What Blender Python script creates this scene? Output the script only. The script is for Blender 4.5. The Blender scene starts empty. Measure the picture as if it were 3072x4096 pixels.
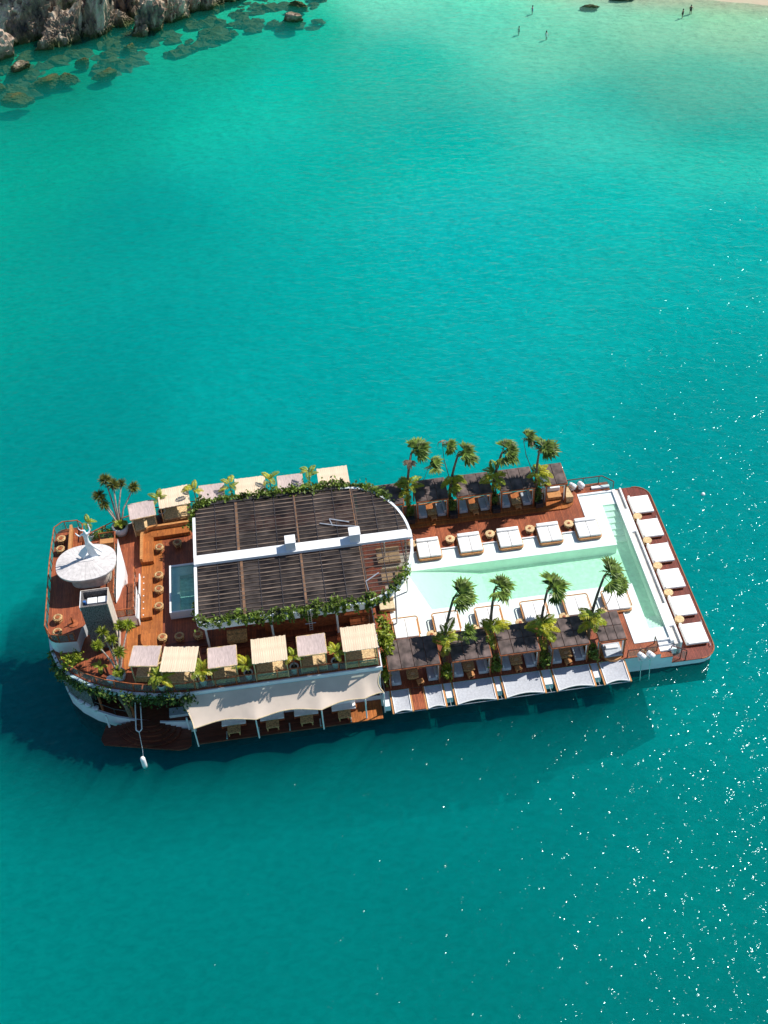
import bpy, bmesh, math, random
from mathutils import Vector, Matrix, Euler, noise
random.seed(7)
R = random.Random(11)
sc = bpy.context.scene
COL = sc.collection
PI = math.pi

# ------------------------------------------------------------------ camera
cam_d = bpy.data.cameras.new('camera'); cam = bpy.data.objects.new('camera', cam_d); COL.objects.link(cam)
RX = Vector((0.99009174, -0.13281534, -0.04558991))
RY = -Vector((-0.12551339, -0.69145259, -0.71143496))
RZ = -Vector((0.06296621, 0.71010802, -0.7012716))
m = Matrix((RX, RY, RZ)).transposed().to_4x4()
m.translation = Vector((-5.87018041, -72.93705301, 85.0))
cam.matrix_world = m
cam_d.sensor_fit = 'VERTICAL'; cam_d.sensor_height = 36.0; cam_d.sensor_width = 27.0
cam_d.lens = 36.0 * 4830.0 / 4096.0
cam_d.clip_start = 1.0; cam_d.clip_end = 9000.0
sc.camera = cam

# ------------------------------------------------------------------ sky and sun
SUN = Vector((0.82, 0.31, 1.0)).normalized()
elev = math.asin(SUN.z)
w = bpy.data.worlds.new('World'); sc.world = w; w.use_nodes = True
nt = w.node_tree; nt.nodes.clear()
sky = nt.nodes.new('ShaderNodeTexSky'); sky.sky_type = 'NISHITA'; sky.sun_disc = False
sky.sun_elevation = elev
sky.sun_rotation = math.atan2(SUN.x, SUN.y); sky.ozone_density = 3.0; sky.dust_density = .3
bg = nt.nodes.new('ShaderNodeBackground'); bg.inputs[1].default_value = 0.09
wo = nt.nodes.new('ShaderNodeOutputWorld')
nt.links.new(sky.outputs[0], bg.inputs[0]); nt.links.new(bg.outputs[0], wo.inputs[0])
sl = bpy.data.lights.new('sun', 'SUN'); sl.energy = 4.9; sl.angle = math.radians(0.5); sl.color = (1.0, 0.95, 0.88)
so = bpy.data.objects.new('sun', sl); COL.objects.link(so)
so.rotation_euler = (-SUN).to_track_quat('-Z', 'Y').to_euler(); so.location = (60, 30, 90)
vs = sc.view_settings; vs.view_transform = 'Standard'; vs.look = 'None'; vs.gamma = 1; vs.exposure = 0.3; vs.use_curve_mapping = False
sc.cycles.max_bounces = 8; sc.cycles.transparent_max_bounces = 16; sc.cycles.diffuse_bounces = 3
sc.cycles.sample_clamp_indirect = 6

# ------------------------------------------------------------------ materials
MATS = {}
def lin(c): return tuple((v/255/12.92 if v/255 <= .04045 else ((v/255+.055)/1.055)**2.4) for v in c)
def mat(name, color, rough=.6, var=.15, scale=3.0, bump=0.0, bscale=20.0, metal=0, trans=0.0, rnd=0.0, spec=.4, stretch=(1,1,1), hue=None, transl=0, alpha_tint=None):
    M = bpy.data.materials.new(name); M.use_nodes = True; n = M.node_tree; n.nodes.clear()
    L = n.links.new
    out = n.nodes.new('ShaderNodeOutputMaterial'); p = n.nodes.new('ShaderNodeBsdfPrincipled')
    p.inputs['Roughness'].default_value = rough; p.inputs['Metallic'].default_value = metal
    p.inputs['Specular IOR Level'].default_value = spec
    tc = n.nodes.new('ShaderNodeTexCoord'); mp = n.nodes.new('ShaderNodeMapping'); mp.inputs['Scale'].default_value = stretch
    L(tc.outputs['Object'], mp.inputs[0])
    nz = n.nodes.new('ShaderNodeTexNoise'); nz.inputs['Scale'].default_value = scale; nz.inputs['Detail'].default_value = 5
    L(mp.outputs[0], nz.inputs['Vector'])
    c1 = [max(0, v*(1-var*1.6)) for v in color]; c2 = [min(1, v*(1+var*1.6)) for v in color]
    if hue: c2 = list(hue)
    mx = n.nodes.new('ShaderNodeMix'); mx.data_type = 'RGBA'
    mx.inputs[6].default_value = (*c1, 1); mx.inputs[7].default_value = (*c2, 1)
    rp = n.nodes.new('ShaderNodeMapRange'); rp.inputs[1].default_value = .3; rp.inputs[2].default_value = .7
    L(nz.outputs[0], rp.inputs[0]); L(rp.outputs[0], mx.inputs[0])
    cur = mx.outputs[2]
    if rnd:
        oi = n.nodes.new('ShaderNodeObjectInfo'); hs = n.nodes.new('ShaderNodeHueSaturation')
        r2 = n.nodes.new('ShaderNodeMapRange'); r2.inputs[3].default_value = 1-rnd; r2.inputs[4].default_value = 1+rnd
        L(oi.outputs['Random'], r2.inputs[0]); L(r2.outputs[0], hs.inputs['Value']); L(cur, hs.inputs['Color']); cur = hs.outputs[0]
    L(cur, p.inputs['Base Color'])
    if bump:
        b = n.nodes.new('ShaderNodeBump'); b.inputs['Strength'].default_value = bump; b.inputs['Distance'].default_value = .03
        n2 = n.nodes.new('ShaderNodeTexNoise'); n2.inputs['Scale'].default_value = bscale; n2.inputs['Detail'].default_value = 4
        L(mp.outputs[0], n2.inputs['Vector']); L(n2.outputs[0], b.inputs['Height']); L(b.outputs[0], p.inputs['Normal'])
    sh = p.outputs[0]
    if transl:
        t = n.nodes.new('ShaderNodeBsdfTranslucent'); L(cur, t.inputs[0]); ms = n.nodes.new('ShaderNodeMixShader'); ms.inputs[0].default_value = transl
        L(sh, ms.inputs[1]); L(t.outputs[0], ms.inputs[2]); sh = ms.outputs[0]
    if trans:
        t = n.nodes.new('ShaderNodeBsdfTransparent')
        if alpha_tint: t.inputs[0].default_value = (*alpha_tint, 1)
        ms = n.nodes.new('ShaderNodeMixShader'); ms.inputs[0].default_value = trans
        L(sh, ms.inputs[1]); L(t.outputs[0], ms.inputs[2]); sh = ms.outputs[0]
    L(sh, out.inputs[0])
    MATS[name] = M; return M

def wood(name, c1, c2, plank=.14, length=2.4, along='Y', rough=.45, gap=.35, patch=.5):
    """deck boards: brick pattern with grain, wear in patches"""
    M = bpy.data.materials.new(name); M.use_nodes = True; n = M.node_tree; n.nodes.clear(); L = n.links.new
    out = n.nodes.new('ShaderNodeOutputMaterial'); p = n.nodes.new('ShaderNodeBsdfPrincipled'); p.inputs['Roughness'].default_value = rough
    p.inputs['Specular IOR Level'].default_value = .35
    tc = n.nodes.new('ShaderNodeTexCoord'); mp = n.nodes.new('ShaderNodeMapping')
    if along == 'Y': mp.inputs['Rotation'].default_value = (0, 0, PI/2)
    L(tc.outputs['Object'], mp.inputs[0])
    br = n.nodes.new('ShaderNodeTexBrick'); br.inputs['Scale'].default_value = 1
    br.inputs['Brick Width'].default_value = length; br.inputs['Row Height'].default_value = plank
    br.inputs['Mortar Size'].default_value = .012; br.inputs['Bias'].default_value = 0; br.offset = .37
    br.inputs['Color1'].default_value = (*c1, 1); br.inputs['Color2'].default_value = (*c2, 1)
    br.inputs['Mortar'].default_value = (*[v*gap for v in c1], 1)
    L(mp.outputs[0], br.inputs[0])
    g = n.nodes.new('ShaderNodeMapping'); g.inputs['Scale'].default_value = (1, 9, 1); L(mp.outputs[0], g.inputs[0])
    nz = n.nodes.new('ShaderNodeTexNoise'); nz.inputs['Scale'].default_value = 2.2; nz.inputs['Detail'].default_value = 6; L(g.outputs[0], nz.inputs[0])
    n3 = n.nodes.new('ShaderNodeTexNoise'); n3.inputs['Scale'].default_value = .45; n3.inputs['Detail'].default_value = 4; L(tc.outputs['Object'], n3.inputs[0])
    ad = n.nodes.new('ShaderNodeMath'); ad.operation = 'ADD'; L(nz.outputs[0], ad.inputs[0]); L(n3.outputs[0], ad.inputs[1])
    mr = n.nodes.new('ShaderNodeMapRange'); mr.inputs[1].default_value = .6; mr.inputs[2].default_value = 1.4; mr.inputs[3].default_value = 1-patch; mr.inputs[4].default_value = 1+patch
    L(ad.outputs[0], mr.inputs[0])
    hs = n.nodes.new('ShaderNodeHueSaturation'); L(br.outputs[0], hs.inputs['Color']); L(mr.outputs[0], hs.inputs['Value'])
    L(hs.outputs[0], p.inputs['Base Color'])
    b = n.nodes.new('ShaderNodeBump'); b.inputs['Strength'].default_value = .5; b.inputs['Distance'].default_value = .012
    L(br.outputs['Fac'], b.inputs['Height']); b.invert = True; L(b.outputs[0], p.inputs['Normal'])
    L(p.outputs[0], out.inputs[0]); MATS[name] = M; return M

deck_red = wood('deck_red', (.34, .096, .040), (.225, .062, .029))
deck_orange = wood('deck_orange', (.45, .15, .036), (.32, .10, .026), plank=.12)
deck_dark = wood('deck_dark', (.16, .045, .022), (.09, .026, .015), along='X')
deck_stern = wood('deck_stern', (.20, .050, .032), (.13, .033, .022), plank=.15)
white = mat('white_paint', (.80, .81, .82), .35, .03, 1.5)
hullw = mat('hull_paint', (.72, .76, .80), .4, .06, .7)
plaster = mat('pool_plaster', (.86, .88, .86), .5, .03, 1.2)
shelf_m = mat('wet_shelf', (.76, .87, .83), .15, .05, .8)
cushion = mat('cushion_white', (.84, .83, .81), .8, .03, 3, .3, 6)
teak = mat('teak', (.50, .23, .08), .5, .25, 4, stretch=(1, 6, 1), rnd=.1)
teak_dark = mat('teak_dark', (.30, .085, .03), .5, .25, 4, rnd=.05)
wicker = mat('wicker', (.50, .30, .12), .7, .35, 9, .6, 40, rnd=.15)
wicker_pale = mat('wicker_pale', (.60, .42, .22), .7, .25, 8, .5, 40, rnd=.1)
bamboo = mat('bamboo_slat', (.72, .57, .41), .65, .12, 2.5, .2, 20, stretch=(5, .6, 1), rnd=.05)
pinkc = mat('taupe_cloth', (.50, .40, .375), .8, .12, 2.5, .3, 8, stretch=(5, .8, 1))
awn = mat('awning_cloth', (.68, .57, .48), .8, .05, .8, .3, 1.2, transl=.12)
roofd = mat('dark_roof_felt', (.10, .072, .066), .75, .5, 1.1, .5, 5, rnd=.12)
frame_b = mat('dark_frame', (.035, .03, .032), .5, .3, 3)
batten_m = mat('batten_wood', (.135, .098, .075), .6, .45, 1.2, .3, 12, stretch=(.4, 3, 1), rnd=.25)
rafter_m = mat('rafter_wood', (.17, .09, .048), .6, .3, 1.3)
smoke_glass = mat('smoked_glass', (.05, .041, .036), .2, .5, .9, trans=.34, alpha_tint=(.62, .57, .54), spec=.5, rnd=.35)
clearer = mat('tinted_glass', (.04, .034, .036), .14, .4, .9, trans=.72, alpha_tint=(.8, .74, .68), rnd=.2)
clear_glass = mat('clear_glass', (.30, .42, .44), .08, .02, 1, trans=.88, alpha_tint=(.85, .96, .95))
rail_m = mat('rail_wood', (.36, .10, .035), .45, .3, 3)
rail_brown = mat('rail_brown', (.11, .045, .035), .5, .3, 3)
thatch = mat('grey_thatch', (.135, .125, .125), .9, .55, 6, .9, 25, stretch=(3, 3, .8))
thatch_pale = mat('pale_panel', (.55, .47, .40), .85, .12, 3, .3, 10)
shroof = mat('pale_shingle', (.62, .585, .57), .75, .10, 3, .3, 15, rnd=.06)
curtain = mat('curtain_cloth', (.66, .68, .70), .85, .08, 4, .3, 8, transl=.2)
sofa_m = mat('sofa_cloth', (.42, .46, .50), .85, .1, 4, .3, 12)
net_m = mat('net_mesh', (.50, .52, .56), .8, .08, 6, trans=.12)
rope = mat('white_rope', (.76, .76, .75), .7, .05, 4)
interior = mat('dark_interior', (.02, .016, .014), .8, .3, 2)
pot_w = mat('pot_white', (.62, .64, .66), .5, .1, 3)
soil = mat('soil', (.03, .02, .013), .95, .3, 8)
trunk_m = mat('palm_trunk', (.17, .12, .085), .9, .4, 7, .6, 20, stretch=(1, 1, 4))
trunk_w = mat('pale_stem', (.38, .31, .26), .85, .3, 6, .5, 15)
fan_m = mat('fan_leaf', (.06, .15, .02), .5, .5, 2.5, hue=(.25, .37, .05), transl=.25, rnd=.3)
fan_dry = mat('dry_leaf', (.36, .25, .16), .7, .3, 3, transl=.2, rnd=.15)
areca_m = mat('areca_leaf', (.16, .28, .025), .45, .4, 2.5, hue=(.42, .48, .04), transl=.3, rnd=.25)
areca_y = mat('yellow_leaf', (.42, .40, .03), .45, .3, 2.5, transl=.3, rnd=.15)
drac_m = mat('spiky_leaf', (.065, .115, .022), .5, .5, 3, hue=(.24, .25, .04), transl=.2, rnd=.25)
vine_m = mat('vine_leaf', (.055, .14, .016), .5, .6, 1.6, hue=(.26, .38, .05), transl=.25)
steel = mat('steel', (.6, .62, .64), .35, .1, 3, metal=.7)
statue_m = mat('statue_white', (.80, .81, .83), .4, .04, 3)
skin_m = mat('skin', (.42, .24, .16), .6, .1, 4)
dark_cloth = mat('dark_cloth', (.02, .022, .03), .7, .2, 4)
blue_cloth = mat('blue_cloth', (.03, .12, .35), .7, .2, 4)

# ------------------------------------------------------------------ mesh kit
class MB:
    def __init__(s): s.v = []; s.f = []
    def add(s, vs, fs):
        o = len(s.v); s.v += [tuple(a) for a in vs]; s.f += [tuple(i+o for i in f) for f in fs]; return s
    def box(s, x0, x1, y0, y1, z0, z1):
        return s.add([(x0,y0,z0),(x1,y0,z0),(x1,y1,z0),(x0,y1,z0),(x0,y0,z1),(x1,y0,z1),(x1,y1,z1),(x0,y1,z1)],
                     [(0,3,2,1),(4,5,6,7),(0,1,5,4),(1,2,6,5),(2,3,7,6),(3,0,4,7)])
    def rbox(s, x0, x1, y0, y1, z0, z1, r=.05, seg=2, puff=0):
        b = bmesh.new(); bmesh.ops.create_cube(b, size=1)
        for q in b.verts: q.co = Vector(((x0+x1)/2+q.co.x*(x1-x0), (y0+y1)/2+q.co.y*(y1-y0), (z0+z1)/2+q.co.z*(z1-z0)))
        bmesh.ops.bevel(b, geom=list(b.edges), offset=r, segments=seg, profile=.6, affect='EDGES')
        b.verts.index_update()
        s.add([tuple(q.co) for q in b.verts], [tuple(q.index for q in f.verts) for f in b.faces]); b.free(); return s
    def prism(s, poly, z0, z1):
        n = len(poly)
        A = sum(poly[i][0]*poly[(i+1)%n][1]-poly[(i+1)%n][0]*poly[i][1] for i in range(n))
        if A < 0: poly = poly[::-1]
        return s.add([(x,y,z0) for x,y in poly]+[(x,y,z1) for x,y in poly],
                     [tuple(range(n))[::-1], tuple(range(n,2*n))]+[(i,(i+1)%n,(i+1)%n+n,i+n) for i in range(n)])
    def tube(s, pts, rad, n=6, cap=True):
        pts = [Vector(p) for p in pts]; k = len(pts)
        if not hasattr(rad, '__len__'): rad = [rad]*k
        o = len(s.v); up = None
        for i, p in enumerate(pts):
            d = (pts[min(i+1,k-1)]-pts[max(i-1,0)]).normalized()
            ref = Vector((0,0,1)) if abs(d.z) < .95 else Vector((1,0,0))
            a = d.cross(ref).normalized(); b = d.cross(a)
            for j in range(n):
                t = 2*PI*j/n; s.v.append(tuple(p+(a*math.cos(t)+b*math.sin(t))*rad[i]))
        for i in range(k-1):
            for j in range(n):
                s.f.append((o+i*n+j, o+i*n+(j+1)%n, o+(i+1)*n+(j+1)%n, o+(i+1)*n+j))
        if cap: s.f.append(tuple(o+j for j in range(n))[::-1]); s.f.append(tuple(o+(k-1)*n+j for j in range(n)))
        return s
    def bar(s, p, q, wd, ht):
        p = Vector(p); q = Vector(q); d = (q-p).normalized()
        a = d.cross(Vector((0,0,1))); a = (a.normalized() if a.length > .01 else Vector((1,0,0)))*wd/2; b = d.cross(a).normalized()*ht/2
        vs_ = [p-a-b,p+a-b,p+a+b,p-a+b,q-a-b,q+a-b,q+a+b,q-a+b]
        return s.add(vs_, [(0,1,2,3),(7,6,5,4),(0,4,5,1),(1,5,6,2),(2,6,7,3),(3,7,4,0)])
    def lathe(s, prof, n=20, cx=0, cy=0):
        o = len(s.v); k = len(prof)
        for r, z in prof:
            for j in range(n): s.v.append((cx+r*math.cos(2*PI*j/n), cy+r*math.sin(2*PI*j/n), z))
        for i in range(k-1):
            for j in range(n): s.f.append((o+i*n+j, o+i*n+(j+1)%n, o+(i+1)*n+(j+1)%n, o+(i+1)*n+j))
        s.f.append(tuple(o+j for j in range(n))[::-1]); s.f.append(tuple(o+(k-1)*n+j for j in range(n)))
        return s
    def mesh(s, name, m_, smooth=False):
        me = bpy.data.meshes.new(name); me.from_pydata(s.v, [], s.f); me.materials.append(m_)
        if smooth:
            me.polygons.foreach_set('use_smooth', [True]*len(me.polygons))
        me.update(); return me

def link(name, me, parent=None, loc=(0,0,0), rot=(0,0,0), scl=1.0, **props):
    o = bpy.data.objects.new(name, me); COL.objects.link(o); o.parent = parent; o.location = loc; o.rotation_euler = rot
    o.scale = (scl,)*3 if not hasattr(scl, '__len__') else scl
    for k, v in props.items(): o[k] = v
    return o
def P(name, me, loc=(0,0,0), rot=(0,0,0), scl=1.0, kids=(), **props): return (name, me, loc, rot, scl, kids, props)
def spawn(name, label, cat, loc, rz, group, parts, scl=1.0):
    e = bpy.data.objects.new(name, None); COL.objects.link(e); e.location = loc; e.rotation_euler = (0,0,rz)
    e.scale = (scl,)*3 if not hasattr(scl, '__len__') else scl
    e.empty_display_size = .3; e['label'] = label; e['category'] = cat
    if group: e['group'] = group
    def rec(ps, par):
        for n_, me, l_, r_, s_, kids, props in ps:
            o = link(n_, me, par, l_, r_, s_, **props); rec(kids, o)
    rec(parts, e); return e
def single(name, me, label, cat, group=None, loc=(0,0,0), rz=0, **pr):
    o = link(name, me, None, loc, (0,0,rz), 1.0, **pr); o['label'] = label; o['category'] = cat
    if group: o['group'] = group
    return o
ORD = ['first', 'second', 'third', 'fourth', 'fifth', 'sixth', 'seventh', 'eighth']

def arc(cx, cy, r, a0, a1, n, ry=None):
    ry = ry or r
    return [(cx+r*math.cos(math.radians(a0+(a1-a0)*i/n)), cy+ry*math.sin(math.radians(a0+(a1-a0)*i/n))) for i in range(n+1)]
def resample(path, step):
    out = [Vector(path[0])]
    acc = 0
    for a, b in zip(path[:-1], path[1:]):
        a = Vector(a); b = Vector(b); L_ = (b-a).length; t = step-acc
        while t <= L_: out.append(a+(b-a)*(t/L_)); t += step
        acc = (acc+L_) % step if L_ >= step-acc else acc+L_
    if (out[-1]-Vector(path[-1])).length > step*.3: out.append(Vector(path[-1]))
    else: out[-1] = Vector(path[-1])
    return out

# ================================================================== SEA, GROUND
SH = [(-3000,150),(-120,128),(-60,144),(-48,146),(-34,148),(-14,153),(-4,155),(6,155),(20,154),(40,143),(55,134.5),(64,130),(72,127),(81,122.5),(100,110),(140,70),(220,-40),(400,-300),(3000,-3000)]
def shore(x):
    for (a, ya), (b, yb) in zip(SH[:-1], SH[1:]):
        if a <= x <= b: return ya+(yb-ya)*(x-a)/(b-a)
    return 0
def bedz(x, y):
    d = shore(x)-y
    rock = 1/(1+math.exp((x-14)/8))
    nz = noise.noise((x*.05, y*.05, 0))
    if d < 0: return (.07*(1-rock)+.45*rock)*(-d) if -d < 60 else (.07*(1-rock)+.45*rock)*60+(-d-60)*.25
    return max(-16, -(.046*d+(.4*(1-rock)+1.3*rock)*(1-math.exp(-d/7))))+nz*.5*min(1, d/12)
def axis(lo, hi, step, far, nfar=12):
    a = [lo+step*i for i in range(int((hi-lo)/step)+1)]
    g = [(far-abs(hi))*((i/nfar)**2.6) for i in range(1, nfar+1)]
    return [lo-v for v in g[::-1]]+a+[a[-1]+v for v in g]
GX = axis(-75, 115, 2.5, 4200); GY = axis(-60, 175, 2.5, 4200)
nx, ny = len(GX), len(GY)
# colour of the sea body where it was seen: (x, y, r, g, b) as displayed
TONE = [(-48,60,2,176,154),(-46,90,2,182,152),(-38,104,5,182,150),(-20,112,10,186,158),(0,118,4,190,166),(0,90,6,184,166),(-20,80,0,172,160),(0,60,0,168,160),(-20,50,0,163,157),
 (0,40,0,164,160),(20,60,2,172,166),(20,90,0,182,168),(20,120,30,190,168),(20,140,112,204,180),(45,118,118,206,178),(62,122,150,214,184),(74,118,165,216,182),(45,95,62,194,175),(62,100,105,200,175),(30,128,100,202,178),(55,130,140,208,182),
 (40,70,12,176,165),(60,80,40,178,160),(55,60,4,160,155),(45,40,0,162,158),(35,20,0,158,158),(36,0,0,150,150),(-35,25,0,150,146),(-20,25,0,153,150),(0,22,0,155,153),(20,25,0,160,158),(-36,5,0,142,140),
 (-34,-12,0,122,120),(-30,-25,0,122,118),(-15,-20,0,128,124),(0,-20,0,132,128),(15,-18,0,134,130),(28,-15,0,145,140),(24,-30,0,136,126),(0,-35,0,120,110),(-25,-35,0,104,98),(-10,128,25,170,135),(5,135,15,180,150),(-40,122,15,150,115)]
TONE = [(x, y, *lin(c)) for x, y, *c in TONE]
WK = .96
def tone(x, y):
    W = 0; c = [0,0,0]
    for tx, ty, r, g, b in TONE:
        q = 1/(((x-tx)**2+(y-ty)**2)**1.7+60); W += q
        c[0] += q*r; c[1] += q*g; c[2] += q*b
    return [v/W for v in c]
def clearness(x, y):
    """how far the bottom shows: clear water hugging the rocks and the beach"""
    d = shore(x)-y+noise.noise((x*.12, y*.12, 3))*5
    rock = 1/(1+math.exp((x-8)/5))
    reach = (18+3*noise.noise((x*.07,y*.07,9)))*rock + 5*(1-rock)
    q = 1-d/(reach*1.7)
    return max(0, min(1, q*1.6))*.85
# tuned brightness gain on the sea bed tone from place to place
BED_GAIN = [(-33, 89, 0.86), (18, 33, 2.14), (-4, -26, 0.5), (-21, -28, 0.22), (-10, 38, 1.7), (-33, 42, 0.88), (17, 65, 1.85), (13, 111, 1.03), (31, -7, 1.73), (22, -26, 1.19), (18, -38, 0.68), (49, 58, 1.76), (65, 108, 0.75), (-34, 113, 0.71), (-7, 99, 1.42), (-14, -20, 0.34), (-32, -17, 0.2), (8, -17, 0.81), (41, 24, 1.38)]
def bed_gain(x, y):
    W = 0; c = 0
    for tx, ty, f_ in BED_GAIN:
        q = 1/(((x-tx)**2+(y-ty)**2)**1.6+80); W += q; c += q*f_
    return c/W
vz = [(x, y, 0.0) for y in GY for x in GX]
fz = [(j*nx+i, j*nx+i+1, (j+1)*nx+i+1, (j+1)*nx+i) for j in range(ny-1) for i in range(nx-1)]
me = bpy.data.meshes.new('water'); n0 = len(vz)
rim = [i for i in range(nx)]+[j*nx+nx-1 for j in range(1, ny)]+[(ny-1)*nx+i for i in range(nx-2, -1, -1)]+[j*nx for j in range(ny-2, 0, -1)]
me.from_pydata(vz+[(vz[i][0], vz[i][1], -25) for i in rim], [], fz+[(rim[(k+1)%len(rim)], rim[k], n0+k, n0+(k+1)%len(rim)) for k in range(len(rim))]+[tuple(n0+k for k in range(len(rim)))[::-1]])
ca = me.color_attributes.new('body', 'FLOAT_COLOR', 'POINT')
buf = []
for x, y, _ in vz+[vz[i] for i in rim]:
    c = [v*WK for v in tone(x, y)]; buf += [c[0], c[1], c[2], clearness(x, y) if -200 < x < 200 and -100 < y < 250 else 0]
ca.data.foreach_set('color', buf)
M = bpy.data.materials.new('sea'); M.use_nodes = True; n = M.node_tree; n.nodes.clear(); L = n.links.new
out = n.nodes.new('ShaderNodeOutputMaterial'); at = n.nodes.new('ShaderNodeAttribute'); at.attribute_name = 'body'
tc = n.nodes.new('ShaderNodeTexCoord')
def noi(scale, det, vec, st=(1,1,1), rot=0, rough=.55, dist=0):
    mp = n.nodes.new('ShaderNodeMapping'); mp.inputs['Scale'].default_value = st; mp.inputs['Rotation'].default_value = (0,0,rot)
    L(vec, mp.inputs[0]); q = n.nodes.new('ShaderNodeTexNoise'); q.inputs['Scale'].default_value = scale; q.inputs['Detail'].default_value = det
    q.inputs['Roughness'].default_value = rough; q.inputs['Distortion'].default_value = dist
    L(mp.outputs[0], q.inputs['Vector']); return q.outputs[0]
def math_(op, a, b):
    q = n.nodes.new('ShaderNodeMath'); q.operation = op
    for i, v in enumerate((a, b)):
        if isinstance(v, (int, float)): q.inputs[i].default_value = v
        else: L(v, q.inputs[i])
    return q.outputs[0]
ob = tc.outputs['Object']
swell = noi(.16, 3, ob, (1, 2.2, 1), .5)
rip = noi(.85, 4, ob, (1, 1.9, 1), .75, .6, .3)
chop = noi(2.6, 3, ob, (1, 1.5, 1), -.35, .6); fine = noi(5.5, 2, ob, (1, 1.4, 1), .5, .6)
h = math_('ADD', math_('MULTIPLY', swell, 1.0), math_('ADD', math_('MULTIPLY', rip, .42), math_('MULTIPLY', chop, .12)))
bp_ = n.nodes.new('ShaderNodeBump'); bp_.inputs['Strength'].default_value = 1.0; bp_.inputs['Distance'].default_value = .62
L(h, bp_.inputs['Height'])
bd = n.nodes.new('ShaderNodeBump'); bd.inputs['Strength'].default_value = .6; bd.inputs['Distance'].default_value = .5; L(h, bd.inputs['Height'])
gh = math_('ADD', math_('MULTIPLY', noi(.5, 1, ob, (1, 1.7, 1), .6), .19), math_('ADD', math_('MULTIPLY', noi(1.7, 1, ob, (1, 1.5, 1), .9), .066), math_('MULTIPLY', noi(4.2, 0, ob, (1, 1.3, 1), .2), .025))); bp_.inputs['Distance'].default_value = 1.84; L(gh, bp_.inputs['Height'])
# colour: sediment clouds, with ripple light and shade painted in as fine streaks
cl = noi(.045, 4, ob, (1, 1.6, 1), .4); cl2 = noi(.6, 4, ob, (1, 2, 1), .8, .65)
vv = math_('ADD', math_('MULTIPLY', cl, .25), math_('MULTIPLY', cl2, .60))
mr = n.nodes.new('ShaderNodeMapRange'); mr.inputs[1].default_value = .25; mr.inputs[2].default_value = .60; mr.inputs[3].default_value = .82; mr.inputs[4].default_value = 1.14
L(vv, mr.inputs[0])
hs = n.nodes.new('ShaderNodeHueSaturation'); L(at.outputs['Color'], hs.inputs['Color']); L(mr.outputs[0], hs.inputs['Value'])
tr = n.nodes.new('ShaderNodeBsdfTransparent')
tm = n.nodes.new('ShaderNodeMix'); tm.data_type = 'RGBA'; tm.inputs[6].default_value = (.95, .99, .99, 1); tm.inputs[7].default_value = (.85, .97, .93, 1)
L(at.outputs['Alpha'], tm.inputs[0])
wv = noi(.95, 4, ob, (1, 1.9, 1), .8, .62, .4)
wr = n.nodes.new('ShaderNodeMapRange'); wr.inputs[1].default_value = .32; wr.inputs[2].default_value = .62; wr.inputs[3].default_value = .86; wr.inputs[4].default_value = 1.0; L(wv, wr.inputs[0])  # light and dark of the wavelets painted into the transmission tint
wh = n.nodes.new('ShaderNodeHueSaturation'); L(tm.outputs[2], wh.inputs['Color']); L(wr.outputs[0], wh.inputs['Value']); L(wh.outputs[0], tr.inputs[0])
f = math_('ADD', math_('MULTIPLY', at.outputs['Alpha'], .08), .88)
d2 = n.nodes.new('ShaderNodeBsdfDiffuse'); L(hs.outputs[0], d2.inputs[0]); L(bd.outputs[0], d2.inputs['Normal'])
ms = n.nodes.new('ShaderNodeMixShader'); L(f, ms.inputs[0]); L(d2.outputs[0], ms.inputs[1]); L(tr.outputs[0], ms.inputs[2])
gl = n.nodes.new('ShaderNodeBsdfGlossy'); gl.inputs['Roughness'].default_value = .10; L(bp_.outputs[0], gl.inputs['Normal'])
fr = n.nodes.new('ShaderNodeFresnel'); fr.inputs['IOR'].default_value = 1.33; L(bp_.outputs[0], fr.inputs['Normal'])
ms2 = n.nodes.new('ShaderNodeMixShader'); L(math_('MULTIPLY', fr.outputs[0], .38), ms2.inputs[0]); gl.inputs[0].default_value = (.72,.96,1,1); L(ms.outputs[0], ms2.inputs[1]); L(gl.outputs[0], ms2.inputs[2])
L(ms2.outputs[0], out.inputs[0])
# turbid water body: scatters sunlight, so the ship throws its shade down through it
va = n.nodes.new('ShaderNodeVolumeAbsorption'); va.inputs['Color'].default_value = (0.0, .80, .80, 1); va.inputs['Density'].default_value = .065
vsn = n.nodes.new('ShaderNodeVolumeScatter'); vsn.inputs['Color'].default_value = (.0, .96, .84, 1); vsn.inputs['Density'].default_value = .068; vsn.inputs['Anisotropy'].default_value = -.4
av = n.nodes.new('ShaderNodeAddShader'); L(va.outputs[0], av.inputs[0]); L(vsn.outputs[0], av.inputs[1]); L(av.outputs[0], out.inputs[1])
me.materials.append(M); me.polygons.foreach_set('use_smooth', [True]*len(me.polygons))
link('water', me, kind='structure')

# sea bed and shore: one sheet
me = bpy.data.meshes.new('seabed'); me.from_pydata([(x, y, bedz(x, y)) for y in GY for x in GX], [], fz)
ca = me.color_attributes.new('sand', 'FLOAT_COLOR', 'POINT'); buf = []
for x, y, _ in vz:
    d = shore(x)-y; c = [v*bed_gain(x, y) for v in tone(x, y)]
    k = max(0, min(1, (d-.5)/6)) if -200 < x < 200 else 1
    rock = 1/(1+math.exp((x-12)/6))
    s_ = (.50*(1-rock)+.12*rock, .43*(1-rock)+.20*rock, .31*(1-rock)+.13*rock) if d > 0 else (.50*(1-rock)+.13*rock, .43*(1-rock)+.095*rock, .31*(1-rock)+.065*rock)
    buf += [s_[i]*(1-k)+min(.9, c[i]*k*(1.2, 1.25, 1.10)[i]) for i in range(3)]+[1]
ca.data.foreach_set('color', buf)
M = bpy.data.materials.new('bottom'); M.use_nodes = True; n = M.node_tree; n.nodes.clear(); L = n.links.new
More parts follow.
